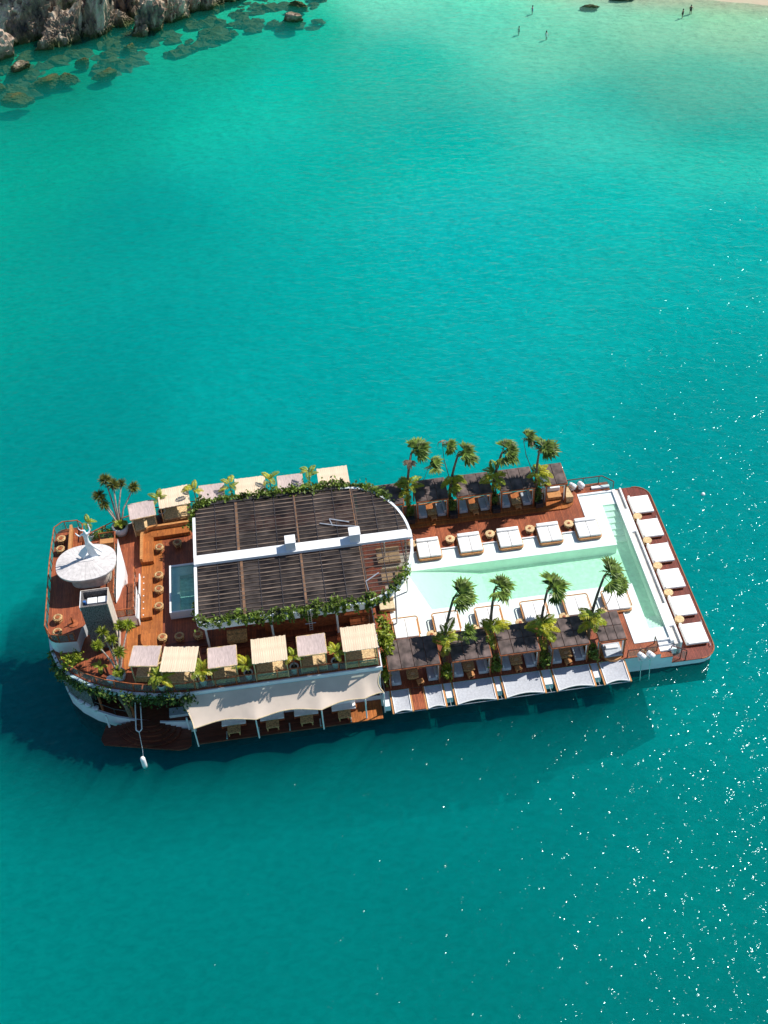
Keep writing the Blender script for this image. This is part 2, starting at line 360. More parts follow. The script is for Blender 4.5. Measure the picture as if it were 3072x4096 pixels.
out = n.nodes.new('ShaderNodeOutputMaterial'); at = n.nodes.new('ShaderNodeAttribute'); at.attribute_name = 'sand'; tc = n.nodes.new('ShaderNodeTexCoord'); ob = tc.outputs['Object']
v = noi(.35, 6, ob, (1,1,1), 0, .65)
mr = n.nodes.new('ShaderNodeMapRange'); mr.inputs[1].default_value = .3; mr.inputs[2].default_value = .7; mr.inputs[3].default_value = .9; mr.inputs[4].default_value = 1.08; L(v, mr.inputs[0])
hs = n.nodes.new('ShaderNodeHueSaturation'); L(at.outputs['Color'], hs.inputs['Color']); L(mr.outputs[0], hs.inputs['Value'])
df = n.nodes.new('ShaderNodeBsdfDiffuse'); L(hs.outputs[0], df.inputs[0]); L(df.outputs[0], out.inputs[0])
me.materials.append(M); me.polygons.foreach_set('use_smooth', [True]*len(me.polygons))
link('seabed', me, kind='structure')

# ================================================================== ROCKS
def rock_mat(name, a, b, dark, sc_=.35):
    M = bpy.data.materials.new(name); M.use_nodes = True; n = M.node_tree; n.nodes.clear(); L = n.links.new
    out = n.nodes.new('ShaderNodeOutputMaterial'); p = n.nodes.new('ShaderNodeBsdfPrincipled'); p.inputs['Roughness'].default_value = .85; p.inputs['Specular IOR Level'].default_value = .2
    g = n.nodes.new('ShaderNodeNewGeometry')
    mp = n.nodes.new('ShaderNodeMapping'); mp.inputs['Scale'].default_value = (1, 1, .35); mp.inputs['Rotation'].default_value = (.3, .5, .4); L(g.outputs['Position'], mp.inputs[0])
    n1 = n.nodes.new('ShaderNodeTexNoise'); n1.inputs['Scale'].default_value = sc_; n1.inputs['Detail'].default_value = 8; n1.inputs['Roughness'].default_value = .65; L(mp.outputs[0], n1.inputs[0])
    cr = n.nodes.new('ShaderNodeValToRGB'); e = cr.color_ramp.elements
    e[0].position = .37; e[0].color = (*dark, 1); e[1].position = .60; e[1].color = (*b, 1); q = e.new(.5); q.color = (*a, 1)
    L(n1.outputs[0], cr.inputs[0])
    # weed and wet band near the waterline
    sx = n.nodes.new('ShaderNodeSeparateXYZ'); L(g.outputs['Position'], sx.inputs[0])
    n2 = n.nodes.new('ShaderNodeTexNoise'); n2.inputs['Scale'].default_value = .8; n2.inputs['Detail'].default_value = 4; L(g.outputs['Position'], n2.inputs[0])
    ad = n.nodes.new('ShaderNodeMath'); ad.operation = 'MULTIPLY_ADD'; ad.inputs[1].default_value = -2.2; L(n2.outputs[0], ad.inputs[0]); L(sx.outputs[2], ad.inputs[2])
    mr = n.nodes.new('ShaderNodeMapRange'); mr.inputs[1].default_value = -.9; mr.inputs[2].default_value = .4; L(ad.outputs[0], mr.inputs[0])
    mx = n.nodes.new('ShaderNodeMix'); mx.data_type = 'RGBA'; mx.inputs[6].default_value = (.065, .085, .03, 1); L(mr.outputs[0], mx.inputs[0]); L(cr.outputs[0], mx.inputs[7])
    L(mx.outputs[2], p.inputs['Base Color'])
    b_ = n.nodes.new('ShaderNodeBump'); b_.inputs['Strength'].default_value = 1; b_.inputs['Distance'].default_value = .6; L(n1.outputs[0], b_.inputs['Height']); L(b_.outputs[0], p.inputs['Normal'])
    L(p.outputs[0], out.inputs[0]); return M
rk = rock_mat('cliff_rock', (.27, .20, .14), (.62, .50, .38), (.045, .042, .045), .5)
rk_pink = rock_mat('pale_boulder', (.50, .37, .28), (.60, .46, .36), (.20, .14, .10), .6)
rk_sub = rock_mat('sunken_rock', (.02, .045, .022), (.07, .12, .045), (.004, .01, .006), .35)
rk_top = rock_mat('mossy_sunken_rock', (.17, .22, .08), (.30, .34, .14), (.05, .08, .03), .5)
def rock_mesh(seed, sx, sy, sz, m_, ncut=16, sub=4, rough=.12, tilt=0, shear=.3):
    r = random.Random(seed); b = bmesh.new(); bmesh.ops.create_icosphere(b, subdivisions=sub, radius=1)
    cuts = []
    for _ in range(ncut):
        v = Vector((r.gauss(0,1), r.gauss(0,1), r.uniform(-.5,.9)*.6)).normalized(); cuts.append((v, r.uniform(.5, .95)))
    for q in b.verts:
        d = q.co.normalized(); rad = 1.25
        for v, h_ in cuts:
            k = d.dot(v)
            if k > .05: rad = min(rad, h_/k)
        off = Vector((seed*3.1, 0, 0))
        rad *= 1+rough*noise.noise(d*2.6+off)+rough*.9*noise.noise(Vector((d.x*9+d.z*3, d.y*9, d.z*3))+off)+rough*.35*noise.noise(d*20+off)
        # vertical joints: cracks
        for fq, dp, wd_ in ((3.2,.20,.06),(7.5,.10,.07)):
            cvl = abs(noise.noise(Vector((d.x*fq+d.z*.9, d.y*fq+d.z*.5, seed+fq))))
            if cvl < wd_: rad *= 1-dp*(1-cvl/wd_)
        cell = noise.cell(Vector((d.x*4.2+d.z*1.1+seed, d.y*4.2, d.z*1.6))); rad *= 1+rough*.55*(cell-.5)*2*.6
        q.co = Vector((d.x*rad*sx+d.z*rad*shear*sx*.5, d.y*rad*sy, d.z*rad*sz))
    b.verts.index_update()
    me = bpy.data.meshes.new('rock'); b.to_mesh(me); b.free(); me.materials.append(m_)
    return me
ROCKS = [ # x,y,z, sx,sy,sz, seed, label
 (-43.0,140.5,2.0, 6.0,4.6,9.5, 3, 'dark fractured cliff block at the left edge above the cove'),
 (-37.0,137.0,.3, 4.0,3.6,6.6, 5, 'jagged tan cliff slab standing lowest above the mossy waterline, left cove'),
 (-31.2,139.5,.5, 3.7,4.0,7.2, 8, 'sunlit tan buttress at the right end of the left cliff'),
 (-40.0,134.6,-.4, 2.2,1.6,2.2, 9, 'wedge rock at the foot of the left cliff'),
 (-22.6,139.2,.2, 3.3,3.2,5.2, 12, 'split cliff block with a dark notch beside the inlet'),
 (-18.4,142.0,.5, 3.4,3.6,6.8, 14, 'rounded brown cliff shoulder right of the split block'),
 (-13.2,145.8,.3, 2.9,3.2,5.0, 17, 'grey pillar rock near the end of the cliff'),
 (-24.4,135.8,-.5, 1.5,1.3,1.9, 19, 'low pale rock poking out below the split cliff block'),
 (-8.0,148.6,-.1, 3.6,2.6,3.0, 21, 'low brown rock at the tail of the cliff'),
 (-2.0,150.2,-.3, 2.8,2.0,1.9, 22, 'last low tan rock where the cliff runs out'),
 (-34.4,141.2,0, 2.6,2.6,5.0, 61, 'grey filler rock between the lowest slab and the sunlit buttress'),
 (-27.4,142.0,-.3, 2.6,2.4,3.2, 62, 'dark low rock at the back of the inlet'),
 (-15.4,145.2,-.2, 2.4,2.2,3.2, 63, 'squat rock between the brown shoulder and the grey pillar'),
 (-10.6,147.0,-.2, 2.2,2.0,2.6, 64, 'small rock at the right foot of the grey pillar'),
 (-47.6,149,3, 6.5,6,10, 23, 'tall dark cliff corner in the upper left'),
 (-26.5,147,2, 4.5,4.5,9, 27, 'cliff rock set back above the inlet'),
 (-12,154,2, 7,5,8, 29, 'cliff rock set back above the brown shoulder'),
 (-38,151,4, 8,6,12, 31, 'highest cliff rock behind the left cove'),
]
for x, y, z, a, b_, c, s_, lab in ROCKS:
    single('cliff_rock', rock_mesh(s_, a*1.22, b_, c*.9, rk, 22, 5, .15, shear=.7), lab, 'rock', 'cliff rocks', (x, y, z), R.uniform(-.4,.4))
single('boulder', rock_mesh(41, 2.6, 2.2, 2.8, rk_pink, 12, 4, .08), 'pale pinkish rounded boulder at the left edge below the cliff', 'rock', 'cliff rocks', (-47.3, 132.6, .9))
single('boulder', rock_mesh(43, 2.9, 1.2, .9, rk_pink, 12, 4, .12), 'lone brown rock breaking the surface right of the cliff', 'rock', 'cliff rocks', (2.2, 136.0, .0), -.45)
single('boulder', rock_mesh(44, 2.4, 1.2, 1.0, rk_sub, 12, 4, .12), 'flat weedy rock awash behind the lone brown rock', 'rock', 'cliff rocks', (3.6, 142.5, -.25), -.3)
single('boulder', rock_mesh(45, 2.0, 1.0, .8, rk_sub, 12, 4, .12), 'small weedy rock awash farthest along the cliff tail', 'rock', 'cliff rocks', (8.2, 145.8, -.25), -.3)
single('boulder', rock_mesh(46, 2.8, 1.2, .7, rk_sub, 12, 4, .14), 'brown weedy rock in the shallows by the beach', 'rock', 'beach rocks', (58.6, 131.0, .1), -.3)
single('boulder', rock_mesh(47, 2.0, .7, .5, rk, 12, 4, .14), 'low dark rock in the shallows left of the weedy beach rock', 'rock', 'beach rocks', (52.6, 129.0, -.25), -.35)
SUB = [(-43.6,127.6,1.9,1.1,'pale topped rock breaking the water nearest the left edge'),(-39.6,122.6,3.2,1.6,'large round sunken rock under green water'),(-43.2,117.4,3.4,1.4,'sunken rock nearest the ship in the left cove'),
 (-29.3,123.6,2.3,1.3,'sunken rock standing alone right of the cove'),(-35.6,123.4,1.7,1.0,'small sunken rock beside the large round one'),(-25.8,132.5,1.4,.9,'small pale sunken rock below the inlet'),
 (-33.4,128.5,1.3,.8,'little sunken rock in the middle of the cove'),(-47.0,121.8,2.0,1.2,'sunken rock cut by the left edge')]
for i, (x, y, a, b_, lab) in enumerate(SUB):
    zz = .05 if i == 0 else -.85
    single('sunken_rock', rock_mesh(60+i, a, b_*1.3, .8, rk if i == 0 else rk_top, 9, 4, .12), lab, 'rock', 'sunken rocks', (x, y, zz), R.uniform(-.3,.3))
# weedy reef rubble between the cliff and the clear water: nobody could count it
b = MB()
rr = random.Random(5)
for i in range(900):
    t = rr.random(); x = -49+58*t
    y = shore(x)-4-rr.uniform(0, 1)**1.2*22*(1-.35*t)
    pass
    s_ = rr.uniform(.3, .8)*(1+1.7*(rr.random() < .3))
    if noise.noise((x*.16, y*.16, 5)) < -.16: continue
    z = max(-3.2, -.7-s_*.45-abs(rr.gauss(0,.75)))
    n_ = 7; pr = []
    o = len(b.v); k = 3
    b.v.append((x+rr.uniform(-.3,.3)*s_, y+rr.uniform(-.3,.3)*s_, z+s_*.42))
    ph = rr.uniform(0,6)
    for ring, (rad, hz) in enumerate(((.55,.38),(1.0,.05),(1.1,-.5))):
        for j in range(n_):
            a = ph+2*PI*j/n_; q = rad*s_*rr.uniform(.75,1.2)
            b.v.append((x+math.cos(a)*q*1.5, y+math.sin(a)*q*.9, z+hz*s_*rr.uniform(.3,1.7)))
    for j in range(n_):
        b.f.append((o, o+1+j, o+1+(j+1)%n_))
        for ring in range(2):
            u = o+1+ring*n_; b.f.append((u+j, u+n_+j, u+n_+(j+1)%n_, u+(j+1)%n_))
link('reef_rubble', b.mesh('reef', rk_sub), kind='stuff')

# ================================================================== THE VESSEL
boat = bpy.data.objects.new('floating_beach_club', None); COL.objects.link(boat)
boat['label'] = 'long white flat vessel with red timber decks, dark pergola roof and pool at one end'; boat['category'] = 'boat'
def bpart(name, mb, m_, parent=None, smooth=False, **pr): return link(name, mb.mesh(name, m_, smooth), parent or boat, **pr)
BOW_N = [(-17.7,-10.5),(-20,-10.2),(-22,-9.75),(-24.2,-8.95),(-26,-7.95),(-27.3,-6.9),(-28.3,-5.7),(-29,-4.0),(-29.4,-1.5)]
BOW_F = [(x, .9-y) for x, y in BOW_N]
def outline(x_end):
    return [(x_end,-10.5)]+BOW_N+BOW_F[::-1]+[(x_end,11.4)]
# hull
b = MB(); b.prism([(.38,-10.48)]+BOW_N+BOW_F[::-1]+[(.38,11.38)], .02, 1.5); bpart('hull', b, hullw)
b = MB(); b.box(.382,24,-10.48,11.38,.02,.54); bpart('hull', b, hullw)
b = MB(); b.prism([(27.6,-10.3)]+[(x, y+.03) for x, y in BOW_N]+[(x, y-.03) for x, y in BOW_F[::-1]]+[(27.6,11.3)], -2.9, .016); bpart('hull_bottom', b, mat('antifouling', (.02,.035,.045), .7, .3, 1))  # draft deepened to block more light and darken the water beneath
b = MB(); b.box(-1.2,.38,-10.45,11.35,1.504,1.97); bpart('hull_upper', b, hullw)
b = MB(); b.box(.382,20.9,-10.47,-5.14,.544,1.97); bpart('hull_side', b, hullw)
b = MB(); b.box(20.902,24,-10.47,-9.07,.544,1.4); b.box(20.902,22.9,-10.47,-9.07,1.402,1.97); bpart('hull_side', b, hullw)
b = MB(); b.box(.382,20.6,5.14,11.35,.544,1.97); bpart('hull_side', b, hullw)
b = MB(); b.box(20.602,23.98,10.12,11.35,.544,1.97); bpart('hull_side', b, hullw)
# stern platform
stern = arc(26.6,-9.0,1.5,-90,0,6)+arc(26.6,10.1,1.5,0,90,6)+[(24.0,11.6),(24.0,-10.5)]
b = MB(); b.prism(stern, .02, .52); bpart('stern_hull', b, hullw)
b = MB(); b.prism([(x+(.08 if x > 26 else 0), y) for x, y in stern], .524, .6); bpart('stern_deck', b, deck_stern)
ed = MB(); pts = [(x+.02, y) for x, y in stern[:-2]]; ed.tube([(x+.06, y, .6) for x, y in pts], .07, 6); bpart('rub_rail', ed, teak_dark)
for i, (x, y) in enumerate([(28.0,6.9),(28.05,3.4),(28.05,-1.2),(28.05,-6.6),(28.0,-9.2)]):
    b = MB(); b.tube([(0,-.18,.0),(0,-.18,.14),(0,.18,.14),(0,.18,0)], .03, 6); link('cleat', b.mesh('cleat', steel), boat, (x-.15, y, .62))
# main deck (lower, aft): wooden sheets round the pool shell
b = MB()
b.box(-1.2, 20.6, 5.26, 11.38, 1.974, 2.02); b.box(20.6, 24.0, 10.11, 11.38, 1.974, 2.02)
bpart('deck_far_side', b, deck_red)
b = MB(); b.box(-1.2, 20.9, -10.5, -5.26, 1.974, 2.02); b.box(20.9,21.0,-10.5,-9.07,1.974,2.02); b.box(21.0, 22.9, -10.5, -9.07, 1.974, 2.02); bpart('deck_near_side', b, deck_red)
b = MB(); b.box(-1.2, .4, -5.12, 5.12, 1.974, 2.02); bpart('deck_under_roof', b, deck_red)
b = MB(); b.prism([(22.92,-10.5),(24.0,-10.5),(24.0,-9.7),(22.92,-9.1)], 1.404, 1.48); bpart('stair_landing', b, deck_red)
# far raised step for the cabanas
stp = [(-1.2,8.3)]+[(18.7,8.3)]+arc(18.9,9.5,1.2,-90,0,6)+[(20.1,11.3),(-1.2,11.3)]
b = MB(); b.prism(stp, 2.02, 2.17); bpart('cabana_step', b, deck_orange)
stp2 = [(-1.2,8.75)]+[(18.5,8.75)]+arc(18.6,9.85,1.1,-90,0,6)+[(19.7,11.3),(-1.2,11.3)]
b = MB(); b.prism(stp2, 2.17, 2.31); bpart('cabana_step', b, deck_orange)
# pool shell: floor, shelves, coping
pool = MB()
pool.box(.4, 24.9, -2.05, 2.9, .55, .75)           # floor
pool.box(22.7, 24.9, -5.4, -2.05, .55, .75); pool.box(22.7, 24.9, 2.9, 4.2, .55, .75)
bpart('pool_floor', pool, mat('pool_floor', (.66, .87, .73), .5, .08, 2.4))
b = MB(); b.box(.4, 22.7, 2.9, 5.12, .55, 1.93); b.box(20.7, 22.7, 5.12, 9.9, .55, 1.93); bpart('wet_shelf', b, shelf_m)
b = MB(); b.box(.4, 22.7, -5.12, -2.05, .55, 1.93); b.box(21.0, 22.7, -8.9, -5.12, .55, 1.93); bpart('wet_shelf', b, shelf_m)
for sgn, y0, y1 in ((1, 4.2, 8.3), (-1, -5.4, -7.5)):
    for k in range(6):
        ya = y0+(y1-y0)*k/6; yb = y0+(y1-y0)*(k+1)/6; b = MB(); b.box(22.7, 24.1, min(ya,yb), max(ya,yb), .55, .95+k*.165)
        bpart('pool_step', b, plaster)
for t in ((8.3,9.9),(-8.9,-7.5)): b = MB(); b.box(22.7, 24.1, t[0], t[1], .55, 1.93); bpart('pool_landing', b, shelf_m)
b = MB(); b.box(24.1, 24.42, -9.3, 10.1, .55, 2.12); bpart('pool_wall', b, plaster)
b = MB(); b.box(24.42, 24.9, -9.5, 10.2, .55, 1.86); bpart('overflow_channel', b, mat('channel_tile', (.60, .57, .52), .5, .1, 2))
b = MB(); b.box(24.9, 25.05, -9.6, 10.25, .55, 2.08); bpart('pool_wall', b, plaster)
for t in ((4.2,7.3),(-7.6,-5.0)): b = MB(); b.box(24.42, 24.9, t[0], t[1], 1.862, 2.06); bpart('channel_cover', b, white)
b = MB(); b.box(20.7, 24.1, 9.9, 10.1, .9, 2.08); b.box(20.62, 20.7, 5.12, 10.1, 2.0, 2.08); bpart('coping', b, white)
b = MB(); b.box(.4, 20.7, 5.12, 5.24, 2.0, 2.075); bpart('coping', b, white)
b = MB(); b.box(21.0, 24.1, -9.05, -8.9, .9, 2.08); b.box(20.92, 21.0, -9.05, -5.12, 2.0, 2.08); bpart('coping', b, white)
b = MB(); b.box(.4, 21.0, -5.24, -5.12, 2.0, 2.075); bpart('coping', b, white)
for t in ((23.0, 24.1, -9.4, -9.055, 1.0, 1.86),(23.0, 24.5, -9.9, -9.4, 1.0, 1.66),(22.2, 24.0, 10.5, 10.8, 2.02, 2.22)): b = MB(); b.box(*t); bpart('pool_stair', b, white)
b = MB(); b.box(.4, 24.1, -2.05, 2.9, .76, 1.955) if False else None
wm = bpy.data.materials.new('pool_water'); wm.use_nodes = True; n = wm.node_tree; n.nodes.clear(); L = n.links.new
out = n.nodes.new('ShaderNodeOutputMaterial'); tr = n.nodes.new('ShaderNodeBsdfTransparent'); tr.inputs[0].default_value = (.78, .97, .88, 1)
df = n.nodes.new('ShaderNodeBsdfDiffuse'); df.inputs[0].default_value = (.45, .86, .62, 1); ms = n.nodes.new('ShaderNodeMixShader'); ms.inputs[0].default_value = .86
L(df.outputs[0], ms.inputs[1]); L(tr.outputs[0], ms.inputs[2])
gl = n.nodes.new('ShaderNodeBsdfGlossy'); gl.inputs['Roughness'].default_value = .04; fr = n.nodes.new('ShaderNodeFresnel'); fr.inputs[0].default_value = 1.33
tc = n.nodes.new('ShaderNodeTexCoord'); q = noi(3.5, 3, tc.outputs['Object'], (1, 1.5, 1), .4); bb = n.nodes.new('ShaderNodeBump'); bb.inputs['Distance'].default_value = .05; L(q, bb.inputs['Height'])
L(bb.outputs[0], gl.inputs['Normal']); L(bb.outputs[0], fr.inputs['Normal']); L(bb.outputs[0], df.inputs['Normal'])
m2 = n.nodes.new('ShaderNodeMixShader'); L(fr.outputs[0], m2.inputs[0]); L(ms.outputs[0], m2.inputs[1]); L(gl.outputs[0], m2.inputs[2]); L(m2.outputs[0], out.inputs[0])
b = MB(); b.add([(.4,-2.05,1.9),(22.7,-2.05,1.9),(22.7,2.9,1.9),(.4,2.9,1.9),(24.1,-8.9,1.9),(24.1,9.9,1.9),(22.7,-7.5,1.9),(22.7,8.3,1.9),(24.1,-7.5,1.9),(24.1,8.3,1.9)],
    [(0,1,2,3),(1,6,8,9,7,2)]); bpart('pool_water', b, wm)
# pool ramp at the roof end (pale beach entry)
b = MB(); b.add([(.4,-2.05,1.93),(.4,2.9,1.93),(2.6,2.9,1.9),(4.2,-2.05,1.9),(6.5,2.9,1.35),(7.8,-2.05,1.45),(9.5,2.9,.752),(10.0,-2.05,.752)], [(0,3,2,1),(3,5,4,2),(5,7,6,4)])
em = bpy.data.materials.new('entry_depth_tint'); em.use_nodes = True; n = em.node_tree; L = n.links.new; p = n.nodes['Principled BSDF']; p.inputs['Roughness'].default_value = .4
g = n.nodes.new('ShaderNodeTexCoord'); sx = n.nodes.new('ShaderNodeSeparateXYZ'); L(g.outputs['Object'], sx.inputs[0]); mr = n.nodes.new('ShaderNodeMapRange'); mr.inputs[1].default_value = 1.5; mr.inputs[2].default_value = 9.6; L(sx.outputs[0], mr.inputs[0])
mx = n.nodes.new('ShaderNodeMix'); mx.data_type = 'RGBA'; mx.inputs[6].default_value = (.88,.92,.88,1); mx.inputs[7].default_value = (.62,.86,.70,1); L(mr.outputs[0], mx.inputs[0]); L(mx.outputs[2], p.inputs['Base Color'])  # white to mint grade paints the light lost as the water deepens
bpart('beach_entry', b, em)

# lower storey under the upper deck
b = MB(); b.prism([(-1.3,-10.4)]+[(x+.15, y+.12) for x, y in BOW_N]+[(x+.15, y-.12) for x, y in BOW_F[::-1]]+[(-1.3,11.3)], 1.504, 1.55); bpart('lower_deck', b, deck_dark)
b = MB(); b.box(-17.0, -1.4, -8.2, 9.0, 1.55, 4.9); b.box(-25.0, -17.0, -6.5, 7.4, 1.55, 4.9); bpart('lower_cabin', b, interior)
bow_wall = [(x+.05, y+.05) for x, y in BOW_N[4:]]+[(x+.05, y-.05) for x, y in BOW_F[4:][::-1]]
b = MB(); b.prism(bow_wall, 1.55, 4.85); bpart('thatched_bow_wall', b, thatch)
for i, (x, y) in enumerate([(-25.3,-8.05),(-22.6,-9.2),(-17.3,-10.2),(-12,-10.3),(-7,-10.3),(-1.6,-10.3),(-17.3,11.1),(-10,11.1),(-3,11.1)]):
    b = MB(); b.tube([(0,0,1.55),(0,0,4.9)], .11, 10); link('post', b.mesh('post', teak_dark if i < 2 else white), boat, (x, y, 0))
b = MB(); b.tube([(-22.9,-9.1,1.55),(-23.0,-9.15,3),(-23.3,-9.2,4.9)], [.22,.2,.26], 8); bpart('trunk_post', b, trunk_m)
# upper deck with white fascia
b = MB(); b.prism(outline(-1.3), 4.9, 5.42); bpart('upper_deck_fascia', b, hullw)
b = MB(); b.prism([(-1.4,-10.38)]+[(x+.1, y+.1) for x, y in BOW_N]+[(x+.1, y-.1) for x, y in BOW_F[::-1]]+[(-1.4,11.28)], 5.424, 5.5); bpart('upper_deck', b, deck_red)
b = MB(); b.box(-21.4, -19.5, -2.5, 8.8, 5.504, 5.53); b.box(-22.6, -19.5, -5.2, -2.5, 5.504, 5.53); b.box(-22.8, -19.9, -7.2, -5.2, 5.504, 5.52); bpart('deck_inlay', b, deck_orange)
b = MB(); b.box(-19.5, -15.4, -5.9, -5.15, 5.504, 5.62); b.box(-16.2, -2, -6.6, -6.1, 5.504, 5.6); bpart('deck_kerb', b, deck_dark)

# railings: handrail, posts and panes
def railing(path, z, hgt, step, wood_m, pane=True, name='railing'):
    pts = resample(path, step)
    b = MB(); b.tube([(p.x, p.y, z+hgt) for p in [Vector(q) for q in path]], .055, 6)
    r_ = link(name, b.mesh('handrail', wood_m), boat)
    pm = MB().box(-.035, .035, -.035, .035, 0, hgt-.03).mesh('post', wood_m)
    for p in pts: link('post', pm, r_, (p.x, p.y, z))
    if pane:
        for p, q in zip(pts[:-1], pts[1:]):
            d = q-p; u = d.normalized()*.08; a, c = p+u, q-u
            mb = MB(); mb.bar((a.x,a.y,z+hgt*.47), (c.x,c.y,z+hgt*.47), .02, hgt*.72); link('pane', mb.mesh('pane', clear_glass), r_)
    return r_
near_rail = [(-1.5,-10.3),(-17.7,-10.3)]+[(x+.12, y+.12) for x, y in BOW_N[1:7]]
railing(near_rail, 5.5, 1.0, 1.7, rail_m)
far_rail = [(-1.5,11.2),(-17.7,11.2)]+[(x+.12, y-.12) for x, y in BOW_F[1:6]]
railing(far_rail, 5.5, 1.0, 1.7, rail_m)
railing([(-1.5,-10.3),(-1.5,-6.2)], 5.5, 1.0, 1.4, rail_m)
railing([(19.9,11.3),(23.4,11.3),(24.3,10.3)], 2.02, .95, 1.6, rail_brown)
railing([(19.9,-10.4),(22.6,-10.4),(22.6,-9.3)], 2.02, .95, 1.5, rail_brown)
railing([(24.05,-9.75),(25.2,-10.45)], .62, 1.35, .9, rail_brown)
# white planter band outside the rail at the bow
b = MB()
for (x0,y0),(x1,y1) in zip(BOW_N[:-1], BOW_N[1:]): b.bar((x0,y0-.05,5.2),(x1,y1-.05,5.2), .22, .5)
bpart('planter_band', b, hullw)

# raised fore deck
RZ_ = 6.9
rd = [(-23.35,-2.5),(-21.6,-2.5),(-21.6,.9),(-23.3,.9),(-23.35,7.1),(-26.35,7.1),(-26.35,8.6)]+arc(-27.0,8.6,.6,0,90,3)+arc(-28.2,8.3,.9,90,180,4)+[(-29.15,4),(-29.05,-2.2)]+arc(-27.9,-3.4,1.1,180,270,4)+[(-26.5,-4.6),(-26.2,-3.2),(-25.6,-2.5)]
b = MB(); b.prism(rd, 5.5, RZ_-.07); bpart('raised_deck_side', b, white)
b = MB(); b.prism([(x*1.0005, y) for x, y in rd], RZ_-.066, RZ_); bpart('raised_deck', b, deck_red)
railing([(-26.35,6.9),(-26.4,8.5),(-26.9,9.1),(-28.3,9.15),(-29.0,8.5),(-29.15,4.0)], RZ_, 1.0, 1.2, rail_m)
railing([(-29.15,4.0),(-29.1,.5),(-29.05,-3.4)], RZ_, 1.0, 1.3, rail_m)
railing([(-29.05,-3.3),(-28.5,-4.4),(-27.5,-4.65),(-26.6,-4.5)], RZ_, 1.0, .9, rail_m)
railing([(-24.9,7.0),(-23.4,7.0),(-23.38,3.0),(-23.36,-.6)], RZ_, 1.0, 1.3, rail_m)
b = MB(); b.prism([(-23.3,6.5),(-22.95,5.2),(-22.65,3.6),(-22.6,2.2),(-22.75,.9),(-23.3,.9)], 5.52, 7.1); b.prism([(-23.3,.88),(-22.76,.88),(-23.0,-.2),(-23.25,-.9)], 6.92, 7.1); bpart('bulwark', b, white)
b = MB()
for k in range(4): b.box(-23.2+.02*k, -21.75, .9+.35*k, 1.25+.35*k, 5.52, 6.75-.3*k)
bpart('stair', b, deck_red)
railing([(-21.65,-2.4),(-21.65,2.4)], RZ_-.1, .95, .9, rail_m)
b = MB(); b.box(-21.5, -21.42, -2.6, .2, 5.55, 6.5); b.box(-21.45, -21.37, .4, 2.8, 5.55, 6.4); bpart('stair_screen', b, white)
railing([(-23.2,-2.45),(-21.65,-2.45)], RZ_, .8, .8, rail_m)

# ---- grey thatched shaft with air conditioners
b = MB()
x0,x1,y0,y1 = -25.35,-23.15,-4.55,-2.75
b.box(x0,x1,y0,y0+.16,5.52,10.9); b.box(x0,x0+.14,y0+.16,y1-.14,5.52,10.9); b.box(x0,x1,y1-.14,y1,5.52,10.9); b.box(x0+.14,x1-.1,y0+.16,y1-.14,5.52,10.25)
sh = bpart('thatched_shaft', b, thatch)
b = MB(); b.box(x1,x1+.06,y0,y1,5.52,10.96); b.box(x0-.05,x1+.06,y1,y1+.06,10.6,10.96); link('side_panel', b.mesh('side_panel', thatch_pale), sh)
b = MB(); b.box(x0-.06,x0,y0,y1,10.5,10.94); link('rim', b.mesh('rim', white), sh)
for k in range(2): single('air_conditioner', MB().rbox(-.4,.4,-.32,.32,0,.45,.04).mesh('ac', white), ['left', 'right'][k]+' white air conditioner in the top of the grey shaft', 'air conditioner', 'air conditioners', (-24.45+.88*k, -3.7, 10.25))
single('vent_pipe', MB().tube([(0,0,0),(0,0,.6)], .13, 8).mesh('vp', blue_cloth), 'short blue pipe beside the left air conditioner', 'pipe', None, (-25.05,-3.85,10.25))

# ---- pergola roof
roof = bpy.data.objects.new('pergola_roof', None); COL.objects.link(roof); roof.parent = boat
ZR = 9.3; YC = .45; HW = 6.95
def roof_half(x):
    if x <= -2.6: return HW
    t = (x+2.6)/5.35; return HW*math.sqrt(max(0, 1-t*t))
ARC = [(2.75-5.35+5.35*math.cos(math.radians(a)), YC+HW*math.sin(math.radians(a))) for a in range(-90, 91, 6)]
ring = [(-15.9, YC-HW+.5),(-15.4, YC-HW)]+ARC+[(-15.9, YC+HW)]
def band(path, wd, z0, z1, out_=1):
    b = MB(); n_ = len(path); 
    ps = [Vector(p) for p in path]; outer = []
    for i, p in enumerate(ps):
        d = (ps[min(i+1,n_-1)]-ps[max(i-1,0)]).normalized(); outer.append(p+Vector((d.y,-d.x))*wd*out_)
    for i in range(n_-1):
        a,c,d,e = ps[i],ps[i+1],outer[i+1],outer[i]
        b.add([(a.x,a.y,z0),(c.x,c.y,z0),(d.x,d.y,z0),(e.x,e.y,z0),(a.x,a.y,z1),(c.x,c.y,z1),(d.x,d.y,z1),(e.x,e.y,z1)],
              [(0,3,2,1),(4,5,6,7),(0,1,5,4),(1,2,6,5),(2,3,7,6),(3,0,4,7)])
    return b
near_path = [(-15.95,YC-HW+1.0),(-15.9,YC-HW+.4),(-15.5,YC-HW)]+[p for p in ARC]
bpart('roof_fascia', band(near_path, .22, 8.55, 9.32), hullw, roof)
b = MB(); b.box(-16.15,-15.9,YC-HW+1.0,YC+HW-1.4,8.9,9.36); bpart('roof_gutter', b, white, roof)
b = MB(); b.box(-15.9,-2.6,YC+HW,YC+HW+.42,8.7,9.38); bpart('roof_gutter', b, frame_b, roof)
b = MB(); b.box(-16.1,2.55,YC-.52,YC+.5,9.34,9.62); b.box(2.55,2.95,YC-.45,YC+.45,9.3,9.55); bpart('ridge_beam', b, white, roof)
